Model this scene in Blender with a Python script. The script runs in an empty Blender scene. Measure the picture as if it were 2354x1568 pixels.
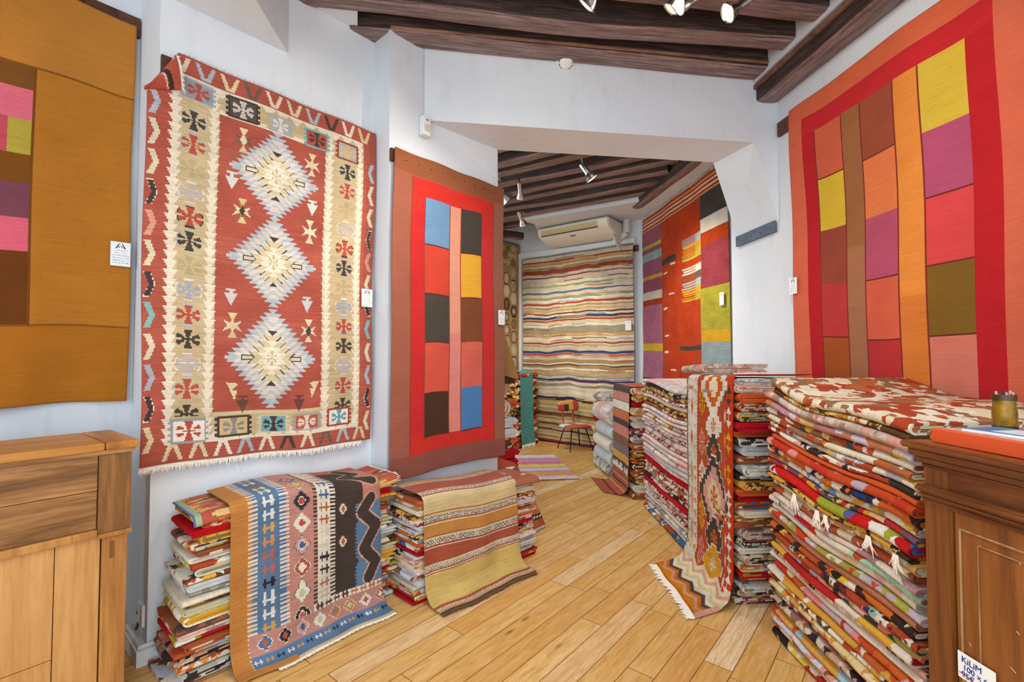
import bpy, bmesh, math, random
import numpy as np
from mathutils import Vector, noise as mnoise

random.seed(7); RNG = np.random.RandomState(11)
SC = bpy.context.scene
COL = SC.collection

# ---------------------------------------------------------------- camera maths (the photograph's viewpoint)
F = 1090.; CX = 1177.; CY = 784.; PITCH = math.radians(1.68); CAMH = 1.55
def ray(x, y):
    a = (x-CX)/F; b = -(y-CY)/F
    return (a, math.cos(PITCH)-b*math.sin(PITCH), math.sin(PITCH)+b*math.cos(PITCH))
def zpl(x, y, z=0.):
    r = ray(x, y); t = (z-CAMH)/r[2]; return Vector((r[0]*t, r[1]*t, z))
def vpl(x, y, p, d):
    r = ray(x, y); n = (d[1], -d[0]); t = (p[0]*n[0]+p[1]*n[1])/(r[0]*n[0]+r[1]*n[1])
    return Vector((r[0]*t, r[1]*t, CAMH+r[2]*t))
def unit(d):
    n = math.hypot(d[0], d[1]); return (d[0]/n, d[1]/n)

# ---------------------------------------------------------------- colour
def lin1(c): return c/12.92 if c <= .04045 else ((c+.055)/1.055)**2.4
def C3(h):
    if isinstance(h, str):
        h = h.lstrip('#'); h = [int(h[i:i+2], 16)/255 for i in (0, 2, 4)]
    return tuple(lin1(v) for v in h)
def C4(h): return C3(h)+(1.,)

# ---------------------------------------------------------------- node helpers
def newmat(name):
    m = bpy.data.materials.new(name); m.use_nodes = True
    nt = m.node_tree; b = nt.nodes['Principled BSDF']; return m, nt, b
def N(nt, t, **kw):
    n = nt.nodes.new(t)
    for k, v in kw.items():
        if k.startswith('i_'):
            key = k[2:]
            n.inputs[int(key) if key.isdigit() else key.replace('_', ' ')].default_value = v
        else: setattr(n, k, v)
    return n
def Lk(nt, a, b): nt.links.new(a, b)
def mathn(nt, op, a=None, b=None, c=None):
    n = N(nt, 'ShaderNodeMath', operation=op)
    for i, v in enumerate((a, b, c)):
        if v is None: continue
        if isinstance(v, (int, float)): n.inputs[i].default_value = v
        else: Lk(nt, v, n.inputs[i])
    return n.outputs[0]
def ramp(nt, fac, stops, interp='LINEAR'):
    r = N(nt, 'ShaderNodeValToRGB'); cr = r.color_ramp; cr.interpolation = interp
    while len(cr.elements) > 1: cr.elements.remove(cr.elements[-1])
    for i, (p, c) in enumerate(stops):
        e = cr.elements[0] if i == 0 else cr.elements.new(p)
        e.position = p; e.color = C4(c) if isinstance(c, str) else tuple(c)
    if fac is not None: Lk(nt, fac, r.inputs[0])
    return r.outputs[0]
def mix(nt, fac, a, b, mode='MIX'):
    m = N(nt, 'ShaderNodeMix', data_type='RGBA', blend_type=mode)
    for i, v in ((0, fac), (6, a), (7, b)):
        if isinstance(v, (int, float)): m.inputs[i].default_value = v
        elif isinstance(v, str): m.inputs[i].default_value = C4(v)
        elif isinstance(v, tuple): m.inputs[i].default_value = v
        else: Lk(nt, v, m.inputs[i])
    return m.outputs[2]
def bump(nt, b, h, strength, dist):
    n = N(nt, 'ShaderNodeBump'); n.inputs['Strength'].default_value = strength
    n.inputs['Distance'].default_value = dist
    Lk(nt, h, n.inputs['Height']); Lk(nt, n.outputs[0], b.inputs['Normal'])
def noise(nt, vec, scale, detail=3, rough=.5, dist=0.):
    n = N(nt, 'ShaderNodeTexNoise'); n.inputs['Scale'].default_value = scale
    n.inputs['Detail'].default_value = detail; n.inputs['Roughness'].default_value = rough
    n.inputs['Distortion'].default_value = dist
    if vec is not None: Lk(nt, vec, n.inputs['Vector'])
    return n
def mapping(nt, vec, scale=(1, 1, 1), rot=(0, 0, 0), loc=(0, 0, 0)):
    m = N(nt, 'ShaderNodeMapping'); m.inputs['Scale'].default_value = scale
    m.inputs['Rotation'].default_value = rot; m.inputs['Location'].default_value = loc
    Lk(nt, vec, m.inputs['Vector']); return m.outputs[0]

MAT = {}
def simple(name, col, rough=.6, metal=0., spec=.4, emit=None, var=0., vscale=8., bmp=0.):
    if name in MAT: return MAT[name]
    m, nt, b = newmat(name)
    b.inputs['Base Color'].default_value = C4(col)
    b.inputs['Roughness'].default_value = rough; b.inputs['Metallic'].default_value = metal
    b.inputs['Specular IOR Level'].default_value = spec
    tc = N(nt, 'ShaderNodeTexCoord')
    if var or bmp:
        n = noise(nt, tc.outputs['Object'], vscale, 4)
        if var:
            v = ramp(nt, n.outputs[0], [(.3, (1-var,)*3+(1,)), (.7, (1+var,)*3+(1,))])
            Lk(nt, mix(nt, 1., C4(col), v, 'MULTIPLY'), b.inputs['Base Color'])
        if bmp: bump(nt, b, n.outputs[0], bmp, .01)
    if emit:
        b.inputs['Emission Color'].default_value = C4(emit[0]); b.inputs['Emission Strength'].default_value = emit[1]
    MAT[name] = m; return m

def mat_plaster():
    m, nt, b = newmat('white_plaster'); tc = N(nt, 'ShaderNodeTexCoord')
    n1 = noise(nt, tc.outputs['Object'], 1.3, 4, .6); n2 = noise(nt, tc.outputs['Object'], 60, 3)
    n3 = noise(nt, mapping(nt, tc.outputs['Object'], (5, 5, 1.2)), 2.2, 5, .62)
    c = ramp(nt, n1.outputs[0], [(.3, '#d8dee5'), (.7, '#e2e6eb')])
    c = mix(nt, ramp(nt, n3.outputs[0], [(.56, (0, 0, 0, 1)), (.78, (.34, .34, .34, 1))]), c, '#c3c7cc')
    Lk(nt, c, b.inputs['Base Color']); b.inputs['Roughness'].default_value = .75
    b.inputs['Specular IOR Level'].default_value = .2
    bump(nt, b, mathn(nt, 'ADD', mathn(nt, 'MULTIPLY', n2.outputs[0], .25), n1.outputs[0]), .12, .012)
    return m

def mat_floor():
    m, nt, b = newmat('oak_floorboards'); tc = N(nt, 'ShaderNodeTexCoord')
    ang = math.atan2(1., .833)
    v = mapping(nt, tc.outputs['Object'], rot=(0, 0, -ang))
    s = N(nt, 'ShaderNodeSeparateXYZ'); Lk(nt, v, s.inputs[0]); X, Y = s.outputs[0], s.outputs[1]
    PW, PL = .137, 1.25
    yr = mathn(nt, 'DIVIDE', Y, PW); row = mathn(nt, 'FLOOR', yr); fy = mathn(nt, 'FRACT', yr)
    wn = N(nt, 'ShaderNodeTexWhiteNoise', noise_dimensions='1D'); Lk(nt, row, wn.inputs['W'])
    xs = mathn(nt, 'ADD', mathn(nt, 'DIVIDE', X, PL), mathn(nt, 'MULTIPLY', wn.outputs[0], 7.3))
    colm = mathn(nt, 'FLOOR', xs); fx = mathn(nt, 'FRACT', xs)
    cb = N(nt, 'ShaderNodeCombineXYZ'); Lk(nt, colm, cb.inputs[0]); Lk(nt, row, cb.inputs[1])
    w2 = N(nt, 'ShaderNodeTexWhiteNoise', noise_dimensions='2D'); Lk(nt, cb.outputs[0], w2.inputs['Vector'])
    rnd = w2.outputs[0]
    cv = N(nt, 'ShaderNodeCombineXYZ'); Lk(nt, X, cv.inputs[0])
    Lk(nt, mathn(nt, 'ADD', Y, mathn(nt, 'MULTIPLY', rnd, 3.1)), cv.inputs[1]); Lk(nt, mathn(nt, 'MULTIPLY', rnd, 17.), cv.inputs[2])
    g1 = noise(nt, mapping(nt, cv.outputs[0], (1.6, 16, 1)), 3.2, 6, .6, .9)
    g2 = noise(nt, mapping(nt, cv.outputs[0], (4, 120, 1)), 4., 3, .6)
    g3 = noise(nt, mapping(nt, cv.outputs[0], (1.1, 3.2, 1)), 3.1, 5, .65, .4)
    base = ramp(nt, rnd, [(0, '#dfaa60'), (.3, '#e2b568'), (.62, '#ecc47c'), (.84, '#e2ad62'), (.93, '#f6dcae'), (1, '#f7dfb4')])
    c = mix(nt, ramp(nt, g1.outputs[0], [(.38, (0, 0, 0, 1)), (.66, (.6,)*3+(1,))]), base, '#b8813c')
    c = mix(nt, ramp(nt, g2.outputs[0], [(.42, (0, 0, 0, 1)), (.7, (.35,)*3+(1,))]), c, '#ac763a')
    c = mix(nt, ramp(nt, g3.outputs[0], [(.5, (0, 0, 0, 1)), (.8, (.5,)*3+(1,))]), c, '#f2d4a8')
    kn = N(nt, 'ShaderNodeTexVoronoi'); kn.inputs['Scale'].default_value = 2.3
    Lk(nt, mapping(nt, cv.outputs[0], (.8, 2.2, 1)), kn.inputs['Vector'])
    c = mix(nt, ramp(nt, kn.outputs['Distance'], [(.02, (.75,)*3+(1,)), (.09, (0, 0, 0, 1))]), c, '#6d4420')
    ey = mathn(nt, 'MINIMUM', fy, mathn(nt, 'SUBTRACT', 1., fy)); ex = mathn(nt, 'MINIMUM', fx, mathn(nt, 'SUBTRACT', 1., fx))
    gap = mathn(nt, 'MAXIMUM', mathn(nt, 'LESS_THAN', ey, .017), mathn(nt, 'LESS_THAN', ex, .0018))
    c = mix(nt, mathn(nt, 'MULTIPLY', gap, .85), c, '#6b4416')
    Lk(nt, c, b.inputs['Base Color'])
    b.inputs['Roughness'].default_value = .42; b.inputs['Specular IOR Level'].default_value = .35
    Lk(nt, mathn(nt, 'ADD', mathn(nt, 'MULTIPLY', g3.outputs[0], .25), .32), b.inputs['Roughness'])
    h = mathn(nt, 'SUBTRACT', mathn(nt, 'MULTIPLY', g2.outputs[0], .15), gap)
    bump(nt, b, h, .25, .004)
    return m

def mat_wood(name, cols, axis='x', scale=1., rough=.5, spec=.35, grain=.6, bmp=.3):
    """long-grain wood in object space, grain running along the given axis"""
    m, nt, b = newmat(name); tc = N(nt, 'ShaderNodeTexCoord')
    k = {'x': (.7, 9, 9), 'y': (9, .7, 9), 'z': (9, 9, .7)}[axis]
    v = mapping(nt, tc.outputs['Object'], tuple(q*scale for q in k))
    g = noise(nt, v, 1.4, 6, .62, .8); g2 = noise(nt, mapping(nt, tc.outputs['Object'], tuple(q*scale*5 for q in k)), 2., 4, .6)
    n = len(cols)
    c = ramp(nt, g.outputs[0], [(.25+.5*i/(n-1), cc) for i, cc in enumerate(cols)])
    c = mix(nt, ramp(nt, g2.outputs[0], [(.45, (0, 0, 0, 1)), (.75, (grain,)*3+(1,))]), c, cols[0])
    Lk(nt, c, b.inputs['Base Color']); b.inputs['Roughness'].default_value = rough; b.inputs['Specular IOR Level'].default_value = spec
    bump(nt, b, mathn(nt, 'ADD', g2.outputs[0], g.outputs[0]), bmp, .006)
    MAT[name] = m; return m

def mat_figured(name, cols, sc=(1, 1, 1), rough=.45):
    """flat-sawn timber with cathedral rings"""
    m, nt, b = newmat(name); tc = N(nt, 'ShaderNodeTexCoord')
    v = mapping(nt, tc.outputs['Object'], sc)
    d = noise(nt, v, .9, 3, .5); 
    w = N(nt, 'ShaderNodeTexWave', wave_type='RINGS', rings_direction='SPHERICAL'); w.inputs['Scale'].default_value = 3.4
    w.inputs['Distortion'].default_value = 3.2; w.inputs['Detail'].default_value = 3; w.inputs['Detail Scale'].default_value = .7
    Lk(nt, v, w.inputs['Vector'])
    g = noise(nt, mapping(nt, v, (30, 30, 2)), 3., 4, .6)
    c = ramp(nt, w.outputs[0], [(0, cols[0]), (.16, cols[1]), (.6, cols[2]), (1, cols[1])])
    c = mix(nt, ramp(nt, g.outputs[0], [(.45, (0, 0, 0, 1)), (.75, (.35,)*3+(1,))]), c, cols[0])
    c = mix(nt, ramp(nt, d.outputs[0], [(.35, (0, 0, 0, 1)), (.7, (.5,)*3+(1,))]), c, cols[2])
    Lk(nt, c, b.inputs['Base Color']); b.inputs['Roughness'].default_value = rough
    bump(nt, b, g.outputs[0], .15, .003); MAT[name] = m; return m

def mat_beam(name, tones, dust):
    m, nt, b = newmat(name); tc = N(nt, 'ShaderNodeTexCoord'); uv = tc.outputs['UV']
    g = noise(nt, mapping(nt, uv, (1.6, 26, 1)), 1.6, 7, .68, .7)
    g2 = noise(nt, mapping(nt, uv, (4, 10, 1)), 3., 6, .7)
    g3 = noise(nt, mapping(nt, uv, (1.2, 3, 1)), 1.7, 4, .6)
    c = ramp(nt, g.outputs[0], [(.3, tones[0]), (.44, tones[1]), (.57, tones[2]), (.72, tones[3])])
    c = mix(nt, ramp(nt, g3.outputs[0], [(.4, (0, 0, 0, 1)), (.7, (.5,)*3+(1,))]), c, tones[1])
    c = mix(nt, ramp(nt, g2.outputs[0], [(.6, (0, 0, 0, 1)), (.78, (dust,)*3+(1,))]), c, '#cdb6b0')
    vv = N(nt, 'ShaderNodeTexVoronoi'); vv.inputs['Scale'].default_value = 22.
    Lk(nt, mapping(nt, uv, (1, 2, 1)), vv.inputs['Vector'])
    c = mix(nt, ramp(nt, vv.outputs['Distance'], [(.04, (.8,)*3+(1,)), (.1, (0, 0, 0, 1))]), c, '#1c1210')
    cr = noise(nt, mapping(nt, uv, (.8, 14, 1)), 2.4, 5, .7, 1.5)
    c = mix(nt, ramp(nt, cr.outputs[0], [(.485, (0, 0, 0, 1)), (.5, (.85,)*3+(1,)), (.515, (0, 0, 0, 1))]), c, '#1a100e')
    Lk(nt, c, b.inputs['Base Color']); b.inputs['Roughness'].default_value = .5; b.inputs['Specular IOR Level'].default_value = .5
    bump(nt, b, mathn(nt, 'ADD', g.outputs[0], mathn(nt, 'MULTIPLY', g2.outputs[0], .5)), .8, .02)
    return m

def mat_cloth(name, abrash=.10, sat=.93):
    """woven cloth: the pattern comes from the mesh's own 'weave' colours, yarn variation from noise"""
    m, nt, b = newmat(name); at = N(nt, 'ShaderNodeAttribute', attribute_name='weave')
    tc = N(nt, 'ShaderNodeTexCoord'); uv = tc.outputs['UV']
    n1 = noise(nt, mapping(nt, uv, (2.2, 55, 1)), 2., 4, .6)     # weft streaks
    n2 = noise(nt, uv, 5., 5, .6); n3 = noise(nt, uv, 220., 2, .6)
    f = mathn(nt, 'ADD', mathn(nt, 'MULTIPLY', n1.outputs[0], .55), mathn(nt, 'MULTIPLY', n2.outputs[0], .45))
    k = ramp(nt, f, [(.3, (1-abrash*2.2,)*3+(1,)), (.7, (1+abrash,)*3+(1,))])
    c = mix(nt, 1., at.outputs['Color'], k, 'MULTIPLY')
    c = mix(nt, 1., c, ramp(nt, n3.outputs[0], [(.35, (.82,)*3+(1,)), (.65, (1.12,)*3+(1,))]), 'MULTIPLY')
    hs = N(nt, 'ShaderNodeHueSaturation'); hs.inputs['Saturation'].default_value = sat; Lk(nt, c, hs.inputs['Color'])
    Lk(nt, hs.outputs[0], b.inputs['Base Color']); b.inputs['Roughness'].default_value = .95; b.inputs['Specular IOR Level'].default_value = .08
    b.inputs['Sheen Weight'].default_value = .05
    bump(nt, b, mathn(nt, 'ADD', n3.outputs[0], mathn(nt, 'MULTIPLY', n1.outputs[0], .6)), .35, .004)
    MAT[name] = m; return m

PAL = {}
def mat_folded(name, cols, style='patch', sc=1.):
    """a folded kilim: blocks, bands or small motifs of its own yarn colours, in the cloth's own UV"""
    m, nt, b = newmat('kilim_'+name); tc = N(nt, 'ShaderNodeTexCoord'); oi = N(nt, 'ShaderNodeObjectInfo')
    off = N(nt, 'ShaderNodeCombineXYZ'); Lk(nt, mathn(nt, 'MULTIPLY', oi.outputs['Random'], 91.), off.inputs[0])
    Lk(nt, mathn(nt, 'MULTIPLY', oi.outputs['Random'], 53.), off.inputs[1])
    av = N(nt, 'ShaderNodeVectorMath', operation='ADD'); Lk(nt, tc.outputs['UV'], av.inputs[0]); Lk(nt, off.outputs[0], av.inputs[1])
    uv = av.outputs[0]
    dn = noise(nt, uv, 38., 2, .5)
    dv = N(nt, 'ShaderNodeVectorMath', operation='MULTIPLY_ADD'); Lk(nt, dn.outputs['Color'], dv.inputs[0])
    dv.inputs[1].default_value = (.020,)*3; Lk(nt, uv, dv.inputs[2])
    sn = N(nt, 'ShaderNodeVectorMath', operation='SNAP'); Lk(nt, dv.outputs[0], sn.inputs[0]); sn.inputs[1].default_value = (.0065, .0042, 1.); w = sn.outputs[0]   # one knot of weft
    def vor(vec, s, dist='CHEBYCHEV', rnd=1.):
        v = N(nt, 'ShaderNodeTexVoronoi', distance=dist, voronoi_dimensions='2D'); v.inputs['Scale'].default_value = s
        v.inputs['Randomness'].default_value = rnd; Lk(nt, vec, v.inputs['Vector']); return v
    n = len(cols)
    def pick(v):
        s = N(nt, 'ShaderNodeSeparateColor'); Lk(nt, v.outputs['Color'], s.inputs[0])
        return ramp(nt, s.outputs[0], [(i/n, c) for i, c in enumerate(cols)], 'CONSTANT')
    if style == 'patch':
        a = vor(w, 11*sc, 'MANHATTAN'); c = pick(a)
        a2 = vor(w, 30*sc, 'MANHATTAN'); s2 = N(nt, 'ShaderNodeSeparateColor'); Lk(nt, a2.outputs['Color'], s2.inputs[0])
        c = mix(nt, mathn(nt, 'GREATER_THAN', s2.outputs[1], .72), c, pick(a2))
    elif style == 'plain':
        a = vor(mapping(nt, w, (1, .35, 1)), 4*sc); c = mix(nt, .35, cols[0], pick(a))
    elif style == 'band':
        a = vor(mapping(nt, w, (1, .03, 1)), 9*sc, 'MANHATTAN'); c = pick(a)
        b2 = vor(mapping(nt, w, (1, .05, 1)), 40*sc, 'MANHATTAN'); s2 = N(nt, 'ShaderNodeSeparateColor'); Lk(nt, b2.outputs['Color'], s2.inputs[0])
        c = mix(nt, mathn(nt, 'GREATER_THAN', s2.outputs[2], .78), c, cols[-1])
    else:  # motif: rows of small figures
        a = vor(w, 26*sc, 'CHEBYCHEV', .7); c = pick(a)
        d2 = ramp(nt, a.outputs['Distance'], [(.0, (1, 1, 1, 1)), (.17, (0, 0, 0, 1))], 'CONSTANT')
        c = mix(nt, mathn(nt, 'MULTIPLY', d2, .9), c, cols[0])
        a3 = vor(w, 7*sc, 'MANHATTAN'); s3 = N(nt, 'ShaderNodeSeparateColor'); Lk(nt, a3.outputs['Color'], s3.inputs[0])
        c = mix(nt, mathn(nt, 'GREATER_THAN', s3.outputs[0], .74), c, cols[1])
    n3 = noise(nt, uv, 260., 2, .6); n4 = noise(nt, mapping(nt, uv, (70, 9, 1)), 1.5, 3, .6)
    k = mathn(nt, 'ADD', mathn(nt, 'MULTIPLY', n3.outputs[0], .5), mathn(nt, 'MULTIPLY', n4.outputs[0], .5))
    c = mix(nt, 1., c, ramp(nt, k, [(.35, (.78,)*3+(1,)), (.65, (1.12,)*3+(1,))]), 'MULTIPLY')
    Lk(nt, c, b.inputs['Base Color']); b.inputs['Roughness'].default_value = .95; b.inputs['Specular IOR Level'].default_value = .08
    bump(nt, b, k, .5, .005)
    PAL[name] = m; return m

# ---------------------------------------------------------------- object helpers
def link(name, me, mat, parent=None):
    o = bpy.data.objects.new(name, me); COL.objects.link(o)
    if mat is not None and not me.materials: me.materials.append(mat)
    if parent is not None: o.parent = parent
    return o
def meshfrom(name, verts, faces, smooth=False):
    me = bpy.data.meshes.new(name); me.from_pydata([tuple(v) for v in verts], [], faces); me.update()
    if smooth: me.polygons.foreach_set('use_smooth', [True]*len(me.polygons))
    return me
def tag(o, label=None, cat=None, group=None, kind=None):
    if label: o['label'] = label
    if cat: o['category'] = cat
    if group: o['group'] = group
    if kind: o['kind'] = kind
    return o
def empty(name, loc=(0, 0, 0), rz=0.):
    o = bpy.data.objects.new(name, None); COL.objects.link(o); o.location = loc; o.rotation_euler = (0, 0, rz); return o
class MB:
    """collects shapes into one mesh, in the parent's local space"""
    def __init__(s): s.bm = bmesh.new()
    def box(s, c, d, rz=0., bev=0., rot=None):
        r = bmesh.ops.create_cube(s.bm, size=1.); vs = r['verts']
        for v in vs: v.co = Vector((v.co.x*d[0], v.co.y*d[1], v.co.z*d[2]))
        if bev:
            es = list({e for v in vs for e in v.link_edges})
            rr = bmesh.ops.bevel(s.bm, geom=es, offset=bev, segments=2, affect='EDGES', profile=.7)
            vs = list({v for f in rr['faces'] for v in f.verts} | {v for v in vs if v.is_valid})
        from mathutils import Matrix
        M = rot if rot is not None else Matrix.Rotation(rz, 3, 'Z')
        for v in vs: v.co = M @ v.co + Vector(c)
        return s
    def tube(s, p, q, r, r2=None, n=14, cap=True):
        p = Vector(p); q = Vector(q); ax = q-p; L = ax.length
        if L < 1e-6: return s
        R = bmesh.ops.create_cone(s.bm, segments=n, radius1=r, radius2=r if r2 is None else r2, depth=L, cap_ends=cap)
        M = ax.to_track_quat('Z', 'Y').to_matrix(); mid = (p+q)/2
        for v in R['verts']: v.co = M @ v.co + mid
        return s
    def lathe(s, prof, axis_p, axis_d, n=24):
        ax = Vector(axis_d).normalized(); M = ax.to_track_quat('Z', 'Y').to_matrix(); P0 = Vector(axis_p)
        rings = []
        for (r, h) in prof:
            rings.append([s.bm.verts.new(M @ Vector((max(r, 1e-4)*math.cos(2*math.pi*i/n), max(r, 1e-4)*math.sin(2*math.pi*i/n), h)) + P0) for i in range(n)])
        for a, b in zip(rings, rings[1:]):
            for i in range(n): s.bm.faces.new((a[i], a[(i+1) % n], b[(i+1) % n], b[i]))
        return s
    def poly(s, pts, thick):
        """prism: polygon pts (3D) extruded by the vector thick"""
        t = Vector(thick); a = [s.bm.verts.new(Vector(p)) for p in pts]; b = [s.bm.verts.new(Vector(p)+t) for p in pts]
        n = len(pts); s.bm.faces.new(a); s.bm.faces.new(b[::-1])
        for i in range(n): s.bm.faces.new((a[i], b[i], b[(i+1) % n], a[(i+1) % n]))
        return s
    def build(s, name, mat, parent=None, smooth=False):
        bmesh.ops.recalc_face_normals(s.bm, faces=s.bm.faces[:])
        me = bpy.data.meshes.new(name); s.bm.to_mesh(me); s.bm.free()
        if smooth:
            me.polygons.foreach_set('use_smooth', [True]*len(me.polygons))
            try: me.set_sharp_from_angle(angle=math.radians(40))
            except Exception: pass
        return link(name, me, mat, parent)

# ---------------------------------------------------------------- pattern painter (weave cells of a rug)
class Weave:
    """a rug laid out as a grid of woven cells; x = across (m), y = down (m)"""
    def __init__(s, w, h, cell, base):
        s.w, s.h = w, h; s.nx = int(round(w/cell)); s.ny = int(round(h/cell))
        s.a = np.zeros((s.ny, s.nx, 3)); s.a[:] = C3(base)
        xs = (np.arange(s.nx)+.5)/s.nx*w; ys = (np.arange(s.ny)+.5)/s.ny*h
        s.X, s.Y = np.meshgrid(xs, ys)
    def m(s, mask, col): s.a[mask] = C3(col); return s
    def rect(s, x0, y0, x1, y1, col): return s.m((s.X >= x0) & (s.X < x1) & (s.Y >= y0) & (s.Y < y1), col)
    def inpoly(s, pts):
        X, Y = s.X, s.Y; r = np.zeros(X.shape, bool); n = len(pts)
        for i in range(n):
            x1, y1 = pts[i]; x2, y2 = pts[(i+1) % n]
            if y1 == y2: continue
            c = ((y1 > Y) != (y2 > Y)) & (X < (x2-x1)*(Y-y1)/(y2-y1)+x1); r ^= c
        return r
    def poly(s, pts, col): return s.m(s.inpoly(pts), col)
    def zig(s, x, side, amp, per, y0, y1, col, wid=0.):
        """vertical toothed edge: fills from x (-wid*side) out to the teeth tips"""
        t = np.abs(((s.Y/per) % 1.)*2-1.)          # 0..1..0
        if side > 0: k = (s.X >= x-wid) & (s.X < x+amp*t)
        else: k = (s.X <= x+wid) & (s.X > x-amp*t)
        return s.m(k & (s.Y >= y0) & (s.Y < y1), col)
    def saw(s, x, side, amp, per, y0, y1, col, wid=0.):
        t = 1-((s.Y/per) % 1.)
        if side > 0: k = (s.X >= x-wid) & (s.X < x+amp*t)
        else: k = (s.X <= x+wid) & (s.X > x-amp*t)
        return s.m(k & (s.Y >= y0) & (s.Y < y1), col)
    def hzig(s, y, side, amp, per, x0, x1, col, wid=0.):
        t = np.abs(((s.X/per) % 1.)*2-1.)
        if side > 0: k = (s.Y >= y-wid) & (s.Y < y+amp*t)
        else: k = (s.Y <= y+wid) & (s.Y > y-amp*t)
        return s.m(k & (s.X >= x0) & (s.X < x1), col)
    def sdiamond(s, cx, cy, a, b, rings, steps=9, tooth=.5):
        """stepped diamond with toothed edge; rings = [(fraction, colour)...] outermost first"""
        dx = np.abs(s.X-cx); dy = np.abs(s.Y-cy); hh = b/steps
        i = np.floor(dy/hh); fr = dy/hh-i; step = a/steps
        for f, col in rings:
            half = a*f-(i+1)*step+step*(.30+1.15*fr)
            n_ = math.floor(b*f/hh+.5)
            s.m((dx < half) & (dy < max(1, n_)*hh), col)
        return s
    def sdia(s, cx, cy, a, b, rings, steps=5):
        dx = np.abs(s.X-cx); dy = np.abs(s.Y-cy)
        for f, col in rings:
            A, B = a*f, b*f; n = max(1, int(round(steps*f))); i = np.floor(dy/(B/n)); s.m((dx < A*(1-i/n)) & (dy < B), col)
        return s
    def blossom(s, cx, cy, w, h, col, gap=None):
        """eight-lobed hooked kilim motif"""
        X = (s.X-cx)/(w/2); Y = (s.Y-cy)/(h/2); ax, ay = np.abs(X), np.abs(Y)
        vert = (ax < .08+.30*ay) & (ay < 1.)
        side = (ax > .30) & (ax < 1.0) & (ay < .10+.62*np.minimum(ax, 1.)) & (ay > .13) & (ay > .0) & (ax+ay*.55 < 1.18) & (ax > .30+.22*(ay))
        bar = (ay < .10) & (ax < .55)
        s.m(vert | side | bar, col)
        return s
    def cross(s, cx, cy, w, h, col):
        X = (s.X-cx)/(w/2); Y = (s.Y-cy)/(h/2); ax, ay = np.abs(X), np.abs(Y)
        k = ((ay < .22) & (ax < .95)) | ((np.abs(ax-.5) < .17) & (ay < .95)) 
        return s.m(k, col)
    def star(s, cx, cy, w, h, c1, c2, c3):
        a, b = w/2, h/2
        s.poly([(cx-a*.5, cy-b), (cx+a*.5, cy-b), (cx, cy-b*.3)], c1); s.poly([(cx-a*.5, cy+b), (cx+a*.5, cy+b), (cx, cy+b*.3)], c2)
        s.poly([(cx-a, cy-b*.45), (cx, cy-b*.1), (cx, cy+b*.1), (cx-a, cy+b*.45), (cx-a*.55, cy)], c3)
        s.poly([(cx+a, cy-b*.45), (cx, cy-b*.1), (cx, cy+b*.1), (cx+a, cy+b*.45), (cx+a*.55, cy)], c3)
        s.poly([(cx-a*.4, cy), (cx, cy-b*.5), (cx+a*.4, cy), (cx, cy+b*.5)], c1); return s
    def wob(s, amp, sc):
        """remember how far the weave is pulled out of square: hand-made, never quite straight"""
        s.wb = (amp, sc); return s

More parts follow.
